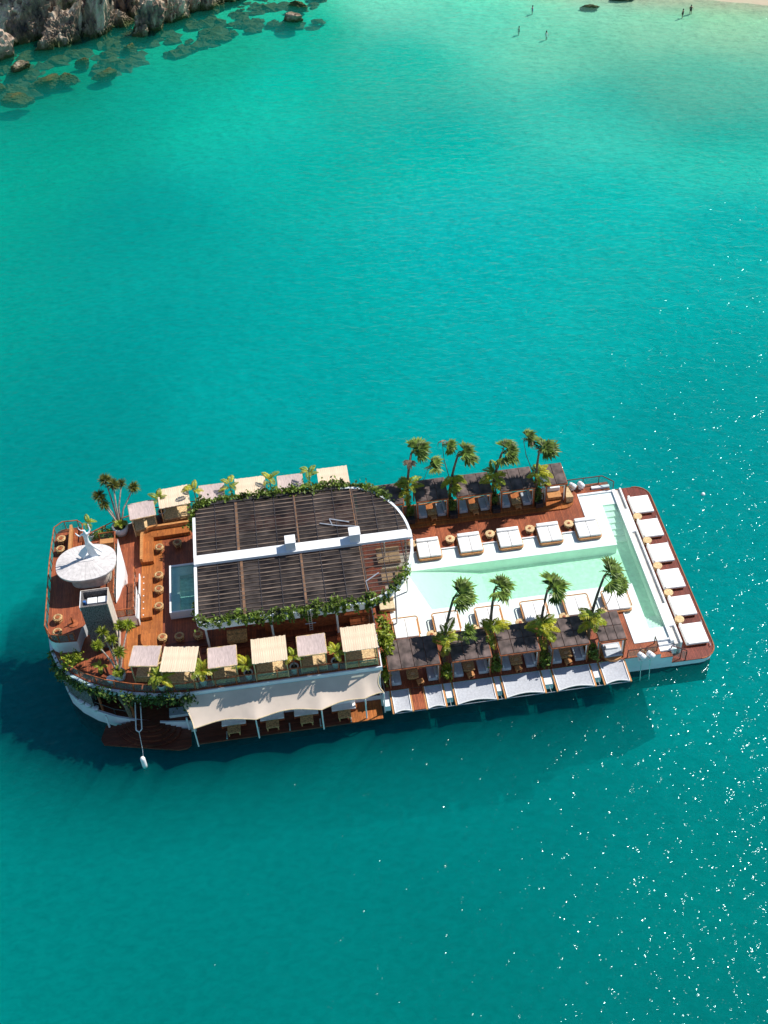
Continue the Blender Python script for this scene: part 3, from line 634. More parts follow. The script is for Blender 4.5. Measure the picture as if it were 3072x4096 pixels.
# panes between cross lines, clipped by the round end
cols = [-15.9+1.78*k for k in range(11)]
for c in range(len(cols)):
    xa = cols[c]+.03; xb = min(cols[c]+1.75, 2.6)
    if xa > 2.3: continue
    for s_ in (-1, 1):
        if c < len(cols):
            yi = .53; steps = 5 if xb > -2.6 else 1
            poly = [(xa, YC+s_*yi)]+[(xb, YC+s_*yi)]
            top = [(xb+(xa-xb)*i/steps, YC+s_*(max(roof_half(xb+(xa-xb)*i/steps)-.03, yi+.02))) for i in range(steps+1)]
            mb = MB(); mb.prism(poly+top, ZR-.02, ZR); link('roof_pane', mb.mesh('pane', clearer if (c >= 8 and s_ < 0) else smoke_glass), roof)
# cross lines (dark) and rafters (brown)
for c, x in enumerate(cols[1:]):
    if x > 2.2: continue
    hw = roof_half(x)
    for s_ in (-1, 1):
        mb = MB(); ya, yb = YC+s_*.53, YC+s_*(hw-.02); mb.box(x-.035, x+.035, min(ya,yb), max(ya,yb), ZR+.004, ZR+.07); link('glazing_bar', mb.mesh('bar', frame_b), roof)
for x, s_ in ((-12.2,1),(-6.95,1),(-12.05,-1),(-6.9,-1),(-1.7,1),(-1.7,-1)):
    hw = roof_half(x)-.1; mb = MB(); ya, yb = YC+s_*.53, YC+s_*hw; mb.box(x-.11, x+.11, min(ya,yb), max(ya,yb), ZR+.004, ZR+.045); link('rafter', mb.mesh('rafter', rafter_m), roof)
# battens run fore and aft, one by one, cut at the cross lines like laid boards
rb = random.Random(3)
for s_ in (-1, 1):
    for k in range(13):
        yo = .78+.475*k
        if yo > HW-.1: continue
        xe = -2.6+5.35*math.sqrt(max(0, 1-(yo/HW)**2))-.08
        mb = MB(); wdt = rb.choice([.028,.04,.055]); mb.box(-15.85, xe, -wdt, wdt, 0, .035)
        link('batten', mb.mesh('batten', batten_m), roof, (0, YC+s_*yo+rb.uniform(-.03,.03), ZR+.012))
b = MB()
b.bar((-4.9,3.2,ZR+.12),(-3.3,2.6,ZR+.12),.1,.05); b.bar((-4.0,3.6,ZR+.12),(-2.3,2.9,ZR+.12),.1,.05); b.bar((-4.0,3.6,ZR+.1),(-3.8,2.7,ZR+.1),.08,.05); b.bar((-3.4,2.62,ZR+.14),(-1.6,2.2,ZR+.14),.1,.05)
bpart('access_ladder', b, steel, roof)
b = MB(); b.bar((-1.7,-4.4,ZR+.12),(-.5,-3.6,ZR+.12),.1,.05); b.bar((-1.7,-4.4,ZR+.1),(-1.6,-5.4,ZR+.1),.05,.05); bpart('access_ladder', b, steel, roof)
for k, (x, s_) in enumerate(((-7.65,1.0),(-2.05,1.08))):
    e = single('roof_ventilator', MB().rbox(-.42*s_,.42*s_,-.47,.47,0,.95,.03).mesh('vent', white), ['left','right'][k]+' white box ventilator on the ridge of the dark roof', 'vent', 'roof ventilators', (x, YC+.08, 9.62))
    link('lid', MB().rbox(-.46*s_,.46*s_,-.5,.5,0,.06,.02).mesh('lid', white), e, (0,0,.95))
for x, y, zb in ((-15.5,-6.2,5.5),(-15.5,7.0,5.5),(-10,-6.3,5.5),(-10,7.1,5.5),(-4.5,-6.3,5.5),(-4.5,7.1,5.5),(.8,4.6,2.02),(.8,-3.6,2.02),(2.35,.5,2.02)):
    b = MB(); b.tube([(x,y,zb),(x,y,9.25)], .09, 8); bpart('roof_post', b, white)
b = MB()
for dx in (-.12,.12):
    b.tube([(-6.75+dx,-6.9,7.0),(-6.75+dx,-6.95,9.5)], .025, 5)
for k in range(9): b.tube([(-6.87,-6.9,7.1+.26*k),(-6.63,-6.9,7.1+.26*k)], .02, 4); 
b.tube([(-7.2,-6.9,7.9),(-6.3,-6.9,7.9)], .03, 4)
bpart('lattice_ladder', b, steel)
# things beneath the roof
single('bar_counter', MB().rbox(-4.5,4.5,-.35,.35,0,1.05,.04).mesh('bar', teak_dark), 'long dark bar counter under the near edge of the pergola roof', 'bar', None, (-6.2,-5.0,5.5))
single('back_bar', MB().rbox(-4,4,-.3,.3,0,1.9,.04).mesh('bar', interior), 'tall dark back bar cabinet in the middle under the roof', 'cabinet', None, (-6.2,-2.6,5.5))
for k, (x, y) in enumerate(((-13.1,-5.6),(-13.2,3.5),(-9.5,4.5),(-3.4,4.6),(-2.6,-5.6))):
    single('low_table', MB().rbox(-.85,.85,-.6,.6,.3,.72,.05).box(-.7,.7,-.45,.45,0,.3).mesh('lt', wicker if k == 0 else teak_dark),
       ['wicker table just beyond the near roof edge, left end', 'table under the far left of the dark roof', 'table under the far middle of the dark roof', 'table under the far right of the dark roof', 'small orange table at the near right roof edge'][k], 'table', 'tables under the roof', (x, y, 5.5))
sofa_c = mat('cream_sofa', (.62,.50,.32), .8, .12, 4)
def sofa_parts(wd, dp, m1, base, back=True, bh=.35):
    ps = [P('base', MB().rbox(-wd/2,wd/2,-dp/2,dp/2,.05,.3,.04).mesh('base', base))]
    nseat = max(1, round(wd/.95))
    sm = MB().rbox(-wd/2/nseat+.015,wd/2/nseat-.015,-dp/2+.03,dp/2-.03,.3,.47,.05).mesh('seat', m1)
    for k in range(nseat): ps.append(P('seat_cushion', sm, (-wd/2+wd/nseat*(k+.5),0,0)))
    if back: ps.append(P('backrest', MB().rbox(-wd/2,wd/2,dp/2-.22,dp/2,.47,.47+bh,.06).mesh('back', m1)))
    return ps
for k, (x, y, zz, lab) in enumerate(((1.15,4.75,2.03,'large cream sofa seen through the roof, far right'),(1.25,2.3,2.03,'cream sofa seen through the roof near the pool'),(.2,-1.2,2.03,'cream sofa seen through the near right roof'))):
    spawn('sofa', lab, 'sofa', (x, y, zz), 0, 'sofas under the roof', sofa_parts(2.2 if k < 2 else 1.4, 1.6 if k == 0 else 1.2, sofa_c, teak))

# ---- near-side platforms
b = MB(); b.box(-17.45,-1.65,-12.5,-10.52,.86,1.0); bpart('fold_out_platform', b, deck_dark)
b = MB(); b.box(-4.55,-1.65,-12.5,-10.52,1.004,1.02); bpart('sunlit_platform_end', b, deck_orange)  # orange boards paint the sunlight falling on this end of the platform
pp = [(-25.6,-10.4),(-25.2,-9.0),(-17.95,-10.6),(-17.95,-12.2),(-18.3,-12.5),(-19,-12.55),(-25.3,-11.0)]
b = MB(); b.prism(pp, .45, .6); bpart('boarding_platform', b, deck_dark)
for k in range(5):
    rx = 2.75-.42*k; ry = 2.1-.36*k; z = .6+.19*k
    pl = [(-21.5+rx*math.cos(a)+.17*0, -9.75-ry*math.sin(a)-.0*k) for a in [PI*i/18 for i in range(19)]]
    pl = [(x, y-(x+21.5)*.19) for x, y in pl]
    b = MB(); b.prism(pl, z, z+.19); bpart('boarding_step', b, deck_dark)
b = MB()
for x in (-24.9,-18.1): b.box(x-.07,x+.07,-9.3-(x+24.9)*.2,-9.15-(x+24.9)*.2,.3,2.2)
bpart('platform_strut', b, hullw)
for x in (-14.9,-12.2,-9.6,-7.0,-4.4):
    b = MB(); b.box(-.05,.05,-.7,.0,0,.16); link('platform_bracket', b.mesh('br', steel), boat, (x,-11.75,1.0))
spawn('boarding_davit', 'white ladder frame hung out over the boarding steps', 'davit', (-22.0,-10.3,2.4), 0, None,
  [P('side_rail', MB().tube([(-.22,1.2,.9),(-.24,-1.1,.2)], .05, 6).mesh('r', rope)), P('side_rail', MB().tube([(.22,1.2,.9),(.24,-1.1,.2)], .05, 6).mesh('r', rope)),
   P('crosspiece', MB().tube([(-.24,-1.1,.2),(0,-1.3,.1),(.24,-1.1,.2)], .06, 6).mesh('r', rope)), P('arm', MB().tube([(0,1.6,1.4),(0,1.2,.9)], .05, 6).mesh('r', steel)),
   P('rope', MB().tube([(0,-1.3,.1),(.06,-2.2,-1.2),(0,-2.7,-1.9)], .025, 5).mesh('r', rope))])
single('fender', MB().lathe([(.05,0),(.2,.08),(.22,.2),(.22,1.25),(.15,1.4),(.04,1.45)], 12).mesh('f', white, True), 'white cylindrical fender hanging over the water off the boarding steps', 'fender', None, (-22.0,-13.15,-.35))
# railing beam seen in the dark opening
b = MB(); b.tube([(-27,-6.95,2.5),(-25.9,-7.75,2.45),(-24.2,-8.75,2.4),(-23,-9.2,2.4)], .06, 5); b.tube([(-25.9,-7.75,1.55),(-25.9,-7.75,2.45)], .05, 5); b.tube([(-24.2,-8.75,1.55),(-24.2,-8.75,2.4)], .05, 5); bpart('bow_handrail', b, frame_b)
for k, (x, y, r0) in enumerate(((-27.1,-7.0,.28),(-26.5,-7.45,.32),(-25.9,-7.95,.26))):
    single('mooring_bollard', MB().lathe([(.2,0),(.2,.25),(.3,.32),(.3,.42),(.1,.46)], 12).mesh('bo', hullw, True), ['leftmost','middle','rightmost'][k]+' white mooring bollard of three on the bow ledge', 'bollard', 'bow bollards', (x, y, 1.5))
b = MB(); b.box(-19.6,-17.9,-9.9,-9.1,1.56,1.9); single('mat_bed', b.mesh('mt', sofa_m), 'grey striped daybed in the dark opening beside the awning', 'daybed')

# ================================================================== FURNITURE
def daybed_parts(wd=2.1, dp=2.1, split=True, bolster=True, basew=.12, m_base=teak, pool_side=-1):
    """mattress pair on a curved wooden base, bolster on the far side (+y)"""
    ps = []
    bw, bd = wd+basew, dp+basew
    base = MB(); pl = arc(bw/2-.3, -bd/2+.3, .3, -90, 0, 4)+arc(bw/2-.15, bd/2-.15, .15, 0, 90, 2)+arc(-bw/2+.15, bd/2-.15, .15, 90, 180, 2)+arc(-bw/2+.3, -bd/2+.3, .3, 180, 270, 4)
    base.prism(pl, .0, .2); ps.append(P('base', base.mesh('base', m_base)))
    if split:
        mm = MB().rbox(-wd/4+.012, wd/4-.012, -dp/2+.05, dp/2-.02, .2, .44, .06).mesh('mattress', cushion, True)
        ps += [P('mattress', mm, (-wd/4,0,0)), P('mattress', mm, (wd/4,0,0))]
    else: ps.append(P('mattress', MB().rbox(-wd/2,wd/2,-dp/2+.03,dp/2,.2,.44,.07).mesh('mattress', cushion, True)))
    if bolster: ps.append(P('bolster', MB().rbox(-wd/2+.02,wd/2-.02,dp/2-.42,dp/2-.02,.445,.62,.08).mesh('bolster', cushion, True)))
    return ps
far_bed = daybed_parts(2.15, 2.35, basew=.2)
lab = ['beside the pergola roof end', 'second from the pergola roof', 'in the middle of its row', 'fourth from the pergola roof', 'next to the white pool corner']
for k, x in enumerate((5.05,9.0,12.8,16.65,20.35)):
    spawn('daybed', 'white double daybed on the far pool shelf, '+lab[k], 'daybed', (x, 5.12, 2.08), 0, 'daybeds along the far pool edge', far_bed)
near_bed = daybed_parts(2.1, 2.15, bolster=False, basew=.22)
rimp = [(-1.17,.9)]+[(-1.17,-.95)]+arc(-.95,-.97,.22,180,270,3)+arc(.95,-.97,.22,270,360,3)+[(1.17,.9)]
near_bed.append(P('rim', MB().tube([(x, -y if False else y, .46) for x, y in [(a[0], -a[1]) for a in rimp]], .06, 6).mesh('rim', teak), (0,0,0), (0,0,PI)))
lab = ['closest to the pergola roof', 'second from the pergola roof', 'third from the pergola roof', 'fourth from the pergola roof', 'fifth from the pergola roof', 'nearest the stern, frond over it']
for k, x in enumerate((1.5,5.15,9.0,13.15,17.0,20.6)):
    spawn('daybed', 'white double daybed on the near pool shelf, '+lab[k], 'daybed', (x, -4.25, 2.08), PI, 'daybeds along the near pool edge', near_bed)
stern_bed = daybed_parts(2.3, 2.1, split=False, bolster=False, basew=-.1, m_base=teak_dark)
stern_bed.append(P('bolster', MB().rbox(-2.3/2,2.3/2,1.05-.22,1.05,.44,.66,.06).mesh('bolster', cushion, True)))
lab = ['uppermost, at the far rounded corner', 'second from the far corner', 'third from the far corner', 'third from the near corner', 'second from the near corner', 'lowest, at the near rounded corner']
for k, y in enumerate((8.7,5.4,2.05,-1.3,-4.65,-7.95)):
    spawn('daybed', 'square white daybed on the stern deck, '+lab[k], 'daybed', (26.75, y, .6), PI/2, 'daybeds across the stern', stern_bed)
# rattan drum tables and stools
def drum(m_, r=.42, h_=.46, hole=True):
    top = MB().lathe([(r*.8,h_-.07),(r,h_-.05),(r*1.02,h_),(r*.9,h_+.02),(.1,h_+.015)], 18).mesh('top', m_, True)
    ps = [P('top', top)]
    leg = MB().tube([(0,0,0),(.05,0,h_*.5),(0,0,h_-.05)], .045, 5).mesh('leg', m_)
    for k in range(5): a = 2*PI*k/5; ps.append(P('leg', leg, (r*.72*math.cos(a), r*.72*math.sin(a), 0), (0,0,a)))
    ps.append(P('ring', MB().tube([(r*.78*math.cos(2*PI*i/14), r*.78*math.sin(2*PI*i/14), h_*.35) for i in range(15)], .03, 5).mesh('ring', m_)))
    if hole: ps.append(P('bowl', MB().lathe([(.13,h_+.02),(.14,h_+.06),(.05,h_+.065)], 10).mesh('bowl', teak_dark)))
    return ps
tbl = drum(wicker_pale, .46, .45); tbl2 = drum(wicker_pale, .42, .5, False); stool = drum(wicker, .42, .5)
# woven seat rings on the stools
for rr_ in (.16, .3): stool.append(P('weave', MB().tube([(rr_*math.cos(2*PI*i/16), rr_*math.sin(2*PI*i/16), .54) for i in range(17)], .035, 5).mesh('weave', teak_dark if rr_ < .2 else wicker_pale)))
for k, x in enumerate((3.6,7.25,11.1,14.95,18.75)):
    spawn('side_table', 'round rattan side table left of the '+ORD[k]+' daybed on the far pool edge', 'table', (x, 5.95, 2.02), R.uniform(0,6), 'rattan tables by the far daybeds', tbl)
for k, x in enumerate((3.65,7.45,11.6,15.55,19.0)):
    spawn('side_table', 'round rattan side table right of the '+ORD[k]+' daybed on the near pool edge', 'table', (x, -5.35, 2.02), R.uniform(0,6), 'rattan tables by the near daybeds', tbl)
for k, y in enumerate((7.05,3.75,.4,-3.0,-6.25)):
    spawn('side_table', 'plain rattan table below the '+ORD[k]+' stern daybed from the far corner', 'table', (25.95, y, .6), R.uniform(0,6), 'rattan tables across the stern', tbl2)
SL = [(-19.7,6.2,'rattan stool in the crook of the far curved bench'),(-18.05,6.5,'rattan stool facing the straight arm of the far bench'),(-19.75,2.7,'topmost of three rattan stools beside the straight bench'),
 (-19.75,1.0,'middle of three rattan stools beside the straight bench'),(-19.75,-1.0,'lowest of three rattan stools beside the straight bench'),(-19.45,-4.65,'rattan stool at the left end of the near bench'),
 (-18.0,-4.75,'middle rattan stool along the near bench'),(-16.4,-4.85,'rattan stool of the near bench closest to the roof edge')]
for x, y, l_ in SL: spawn('stool', l_, 'stool', (x, y, 5.54), R.uniform(0,6), 'rattan stools on the upper deck', stool)
for x, y, l_ in ((-28.4,7.5,'farther rattan stool at the far end of the raised fore deck'),(-28.4,6.2,'rattan stool half hidden by the oval shade roof'),(-28.15,-2.1,'rattan stool on the raised fore deck beside the shaft shadow'),(-28.1,-3.7,'rattan stool in the near rounded corner of the raised deck')):
    spawn('stool', l_, 'stool', (x, y, RZ_), R.uniform(0,6), 'rattan stools on the raised deck', stool)
# built-in benches
def bench(name, path, wd, z, label, back=None):
    seat = band(path, wd, z, z+.42, 1); ps = [P('seat', seat.mesh('seat', deck_orange))]
    if back is not None: ps.append(P('backrest', band(path, .22, z+.42, z+.85, back).mesh('back', teak)))
    spawn(name, label, 'bench', (0,0,0), 0, 'built-in benches on the upper deck', ps)
bench('bench', [(-16.9,8.9),(-19.6,8.8)]+arc(-20.3,7.7,1.1,90,180,5)+[(-21.4,4.6)], -1.15, 5.53, 'curved orange timber bench wrapping the far stools', -1)
b = MB(); b.rbox(-21.35,-20.35,-2.1,3.1,5.53,5.95,.05); single('bench', b.mesh('bench', deck_orange), 'straight orange timber bench between the stair and stools', 'bench', 'built-in benches on the upper deck')
b = MB(); b.prism([(-21.3,-3.5),(-21.3,-4.7)]+arc(-20.5,-4.7,.8,180,270,4)+[(-19.9,-5.5),(-19.95,-3.5)], 5.53, 5.95); single('bench', b.mesh('bench', deck_orange), 'short orange timber bench with a rounded corner behind the taupe canopy', 'bench', 'built-in benches on the upper deck')
for k in range(7): link('stud', MB().lathe([(.06,0),(.06,.03),(.02,.04)], 8).mesh('stud', rope), boat, (-21.1,-1.8+.75*k,5.955))
# plunge pool
b = MB(); b.box(-18.75,-16.2,-2.35,3.3,5.53,5.72); pl_ = [P('base', b.mesh('b', hullw))]
b = MB(); b.box(-18.75,-18.6,-2.35,3.3,5.72,6.4); b.box(-18.6,-16.2,3.15,3.3,5.72,6.4); b.box(-18.6,-16.2,-2.35,-2.2,5.72,6.4); pl_.append(P('rim', b.mesh('b', white)))
b = MB(); b.box(-18.6,-17.85,-2.2,3.15,5.72,6.2); b.box(-17.85,-16.2,2.1,3.15,5.72,6.2); pl_.append(P('inner_seat', b.mesh('b', mat('tub_blue', (.80,.90,.95), .4, .05, 2))))
b = MB(); b.box(-17.85,-16.2,-2.2,2.1,5.73,5.76); pl_.append(P('tub_floor', b.mesh('b', mat('tub_teal', (.50,.88,.84), .4, .15, 3))))
b = MB(); b.add([(-18.6,-2.2,6.3),(-16.2,-2.2,6.3),(-16.2,3.15,6.3),(-18.6,3.15,6.3)], [(0,1,2,3)]); pl_.append(P('tub_water', b.mesh('b', wm)))
spawn('plunge_pool', 'rectangular white plunge pool with blue water beside the dark roof', 'pool', (0,0,0), 0, None, pl_)

# ---- upper deck canopies (bamboo or cloth roof over a wicker bed)
def canopy_parts(wd, dp, cloth, h0=2.3):
    ps = []
    leg = MB().box(-.05,.05,-.05,.05,0,h0).mesh('leg', wicker_pale)
    for sx in (-1,1):
        for sy in (-1,1): ps.append(P('leg', leg, (sx*(wd/2-.12), sy*(dp/2-.12), 0)))
    if cloth:
        v = []; f = []; nu, nv = 8, 6
        for j in range(nv+1):
            for i in range(nu+1):
                u, w_ = i/nu, j/nv; sag = .12*math.sin(PI*u)*math.sin(PI*w_)
                v.append((-wd/2+wd*u, -dp/2+dp*w_, h0+.06-sag+.02*R.uniform(-1,1)))
        for j in range(nv):
            for i in range(nu): a = j*(nu+1)+i; f.append((a,a+1,a+nu+2,a+nu+1))
        o_ = len(v); v += [(x,y,z-.05) for x,y,z in v]; f += [tuple(q+o_ for q in t)[::-1] for t in f]
        ps.append(P('cloth_roof', MB().add(v, f).mesh('cl', pinkc, True)))
        fr = MB()
        for sy in (-1,1): fr.box(-wd/2,wd/2,sy*dp/2-.04,sy*dp/2+.04,h0-.05,h0+.05)
        for sx in (-1,1): fr.box(sx*wd/2-.04,sx*wd/2+.04,-dp/2+.04,dp/2-.04,h0-.05,h0+.05)
        ps.append(P('roof_frame', fr.mesh('fr', wicker_pale)))
    else:
        ns = 16; sw = wd/ns
        sm = MB().box(-sw/2+.004,sw/2-.004,-dp/2,dp/2,0,.05).mesh('slat', bamboo)
        for k in range(ns): ps.append(P('slat', sm, (-wd/2+sw*(k+.5), R.uniform(-.03,.03), h0+.05+R.uniform(-.004,.005)), (0,0,R.uniform(-.004,.004))))
        fr = MB()
        for t in (-1,0,1): fr.box(-wd/2+.05,wd/2-.05,t*(dp/2-.15)-.05,t*(dp/2-.15)+.05,h0-.06,h0+.045)
        ps.append(P('roof_frame', fr.mesh('fr', bamboo)))
    ps.append(P('bed_frame', MB().rbox(-wd/2+.15,wd/2-.15,-dp/2+.1,dp/2-.15,.06,.55,.05).mesh('bed', wicker)))
    ps.append(P('mattress', MB().rbox(-wd/2+.22,wd/2-.22,-dp/2+.18,dp/2-.22,.55,.72,.05).mesh('mt', wicker_pale)))
    ps.append(P('headboard', MB().rbox(-wd/2+.15,wd/2-.15,dp/2-.3,dp/2-.15,.5,1.15,.05).mesh('hb', wicker)))
    pm = MB().rbox(-.28,.28,-.1,.1,-.16,.16,.08).mesh('pillow', sofa_c, True)
    for sx in (-.5,.4): ps.append(P('pillow', pm, (sx, dp/2-.42, .88), (.35,0,.1)))
    return ps
cl = canopy_parts(2.35, 2.1, True); bmb = canopy_parts(2.9, 2.6, False)
NC = [(-20.55,-8.0,-.17,cl,'taupe cloth canopy over a wicker bed, first from the bow, near rail'),(-17.75,-8.85,-.16,bmb,'cream bamboo canopy touching the first taupe canopy, near rail'),(-14.25,-9.15,0,cl,'taupe cloth canopy between two potted palms, near rail left of centre'),
 (-10.4,-9.1,0,bmb,'cream bamboo canopy in the middle of the near rail'),(-6.9,-9.15,0,cl,'taupe cloth canopy in front of the steel lattice ladder, near rail'),(-2.95,-9.1,0,bmb,'cream bamboo canopy at the aft end of the near rail')]
for x, y, a, ps, l_ in NC: spawn('shaded_bed', l_, 'canopy bed', (x, y, 5.5), a, 'canopy beds along the near rail', ps)
FC = [(-21.0,9.5,.12,cl,'taupe cloth canopy beside the big white pot, far rail'),(-18.05,10.7,.1,bmb,'cream bamboo canopy over a sunlit bed, left of the roof vines, far rail'),(-14.5,10.7,0,cl,'taupe cloth canopy peeking over the left roof vines'),
 (-10.85,10.75,0,bmb,'cream bamboo canopy peeking over the middle of the roof vines'),(-7.1,10.7,0,cl,'taupe cloth canopy peeking over the right roof vines'),(-3.05,10.75,0,bmb,'cream bamboo canopy at the aft end of the far rail')]
for x, y, a, ps, l_ in FC: spawn('shaded_bed', l_, 'canopy bed', (x, y, 5.5), a, 'canopy beds along the far rail', ps)

# ---- aft cabanas with dark felt roofs
def cabana_parts(wd, dp, h0, front=-1, nx_=3, ny_=2, kind='sofas'):
    ps = []
    post = MB().box(-.06,.06,-.06,.06,0,h0).mesh('post', teak_dark)
    for sx in (-1,1):
        for sy in (-1,1): ps.append(P('post', post, (sx*(wd/2-.1), sy*(dp/2-.1), 0)))
    pw, pd = wd/nx_, dp/ny_
    pm = MB().rbox(-pw/2+.02,pw/2-.02,-pd/2+.02,pd/2-.02,0,.06,.015,1).mesh('panel', roofd)
    for i in range(nx_):
        for j in range(ny_): ps.append(P('roof_panel', pm, (-wd/2+pw*(i+.5), -dp/2+pd*(j+.5), h0+.08+R.uniform(0,.015)), (R.uniform(-.01,.01),R.uniform(-.01,.01),0)))
    fr = MB()
    for sy in (-1,1): fr.box(-wd/2-.04,wd/2+.04,sy*dp/2-.05,sy*dp/2+.05,h0-.06,h0+.075)
    for sx in (-1,1): fr.box(sx*wd/2-.05,sx*wd/2+.05,-dp/2+.05,dp/2-.05,h0-.06,h0+.075)
    fr.box(-wd/2+.05,wd/2-.05,-dp/2+.05,dp/2-.05,h0+.03,h0+.07)
    ps.append(P('roof_frame', fr.mesh('fr', teak_dark)))
    cur = MB()
    k = 9
    for i in range(k): cur.v += [(-.02+.05*math.sin(i*2.1), .42*i/(k-1), h0-.08), (-.0+.07*math.sin(i*2.1+.4), .28*i/(k-1)+.02, .1)]
    cur.f = [(2*i,2*i+1,2*i+3,2*i+2) for i in range(k-1)]
    cm = cur.mesh('curtain', curtain)
    for sx in (-1,1): ps.append(P('curtain', cm, (sx*(wd/2-.1), -dp/2+.12, 0)))
    if kind == 'sofas':
        sf = MB().rbox(-.42,.42,-.75,.75,.05,.42,.06).mesh('sf', sofa_m, True); bk = MB().rbox(-.12,.12,-.75,.75,.42,.8,.06).mesh('bk', sofa_m, True)
        for sx in (-1,1):
            ps.append(P('sofa_seat', sf, (sx*(wd/2-.62), -dp/2+1.0, 0), kids=(P('backrest', bk, (sx*.32,0,0)),)))
    return ps
cab_near = [(1.42,4.4),(6.3,3.4),(10.45,3.4),(14.8,3.25),(18.45,2.35)]
loc_ = ['beside the leafy column at the roof end','second from the roof end','in the middle of the near row','fourth from the roof end','narrow one nearest the stern']
for k, (x, wd) in enumerate(cab_near):
    spawn('cabana', 'dark felt roofed cabana on the near side, '+loc_[k], 'cabana', (x, -8.78, 2.02), 0, 'cabanas along the near side', cabana_parts(wd, 3.15, 2.5, nx_=4 if k in (0,) else 3, ny_=2 if k else 1, kind='sofas' if k < 4 else 'bed'))
    if k < 4:
        spawn('coffee_table', 'square wicker table inside the '+ORD[k]+' near cabana', 'table', (x-.1, -9.35, 2.02), 0, 'tables inside the cabanas', [P('top', MB().rbox(-.5,.5,-.45,.45,.34,.44,.03).mesh('tp', wicker)), P('base', MB().rbox(-.35,.35,-.3,.3,0,.34,.03).mesh('bs', wicker)), P('tray', MB().rbox(-.15,.2,-.12,.12,.44,.5,.02).mesh('tr', wicker_pale))])
        spawn('footstool', 'orange timber footstool in front of the '+ORD[k]+' near cabana table', 'stool', (x+(.45 if k == 0 else -.05), -10.15, 2.02), .2, 'timber footstools', [P('seat', MB().rbox(-.3,.3,-.25,.25,.25,.36,.04).mesh('s', teak)), P('leg', MB().box(-.25,-.15,-.2,.2,0,.25).mesh('s', teak)), P('leg', MB().box(.15,.25,-.2,.2,0,.25).mesh('s', teak))])
spawn('daybed', 'white cushioned daybed inside the narrow near cabana', 'daybed', (18.7, -9.75, 2.02), 0, 'daybeds inside cabanas', [P('base', MB().prism(arc(0,0,.95,180,360,10)+[(.95,.9),(-.95,.9)], 0, .28).mesh('b', teak)), P('mattress', MB().rbox(-.8,.8,-.6,.8,.28,.48,.06).mesh('m', sofa_m)), P('pillow', MB().rbox(-.6,.6,.1,.5,.48,.66,.08).mesh('p', cushion, True))])
cab_far = [(1.2,4.3),(6.1,3.1),(10.2,3.35),(14.4,3.35),(18.15,2.1)]
for k, (x, wd) in enumerate(cab_far):
    spawn('cabana', 'dark felt roofed cabana on the far side, '+['half hidden behind the roof vines','second from the roof end','in the middle of the far row','fourth from the roof end','open one nearest the stern rail'][k], 'cabana', (x, 10.4, 2.31), 0, 'cabanas along the far side', cabana_parts(wd, 2.95, 2.5, nx_=3 if k < 4 else 2, ny_=1, kind='sofas' if k < 4 else 'bed'))
    if k < 4:
        spawn('coffee_table', 'wicker armchair and table inside the '+ORD[k]+' far cabana' if False else 'square wicker table inside the '+ORD[k]+' far cabana', 'table', (x, 9.6, 2.31), 0, 'tables inside the cabanas', [P('top', MB().rbox(-.45,.45,-.4,.4,.34,.44,.03).mesh('tp', wicker)), P('base', MB().rbox(-.35,.35,-.3,.3,0,.34,.03).mesh('bs', wicker)), P('tray', MB().rbox(-.05,.25,-.12,.12,.44,.52,.02).mesh('tr', wicker_pale))])
        spawn('footstool', 'orange timber footstool in front of the '+ORD[k]+' far cabana table', 'stool', (x+.1, 8.95, 2.31), .1, 'timber footstools', [P('seat', MB().rbox(-.28,.28,-.22,.22,.2,.3,.04).mesh('s', teak)), P('leg', MB().box(-.25,-.15,-.2,.2,0,.2).mesh('s', teak)), P('leg', MB().box(.15,.25,-.2,.2,0,.2).mesh('s', teak))])
spawn('sofa', 'low timber sofa with a white cushion inside the last far cabana', 'sofa', (18.1, 9.9, 2.31), 0, 'daybeds inside cabanas', [P('base', MB().rbox(-.8,.8,-.45,.45,.05,.4,.04).mesh('b', teak)), P('backrest', MB().rbox(-.8,.8,.4,.65,.05,.85,.05).mesh('b', cushion, True))])
single('planter_box', MB().prism([(-.35,-.6),(.35,-.6),(.15,.8),(-.25,.8)], 0, .75).mesh('pb', wicker_pale), 'tall wedge shaped timber lectern beside the last far cabana', 'cabinet', None, (19.6, 9.6, 2.18))

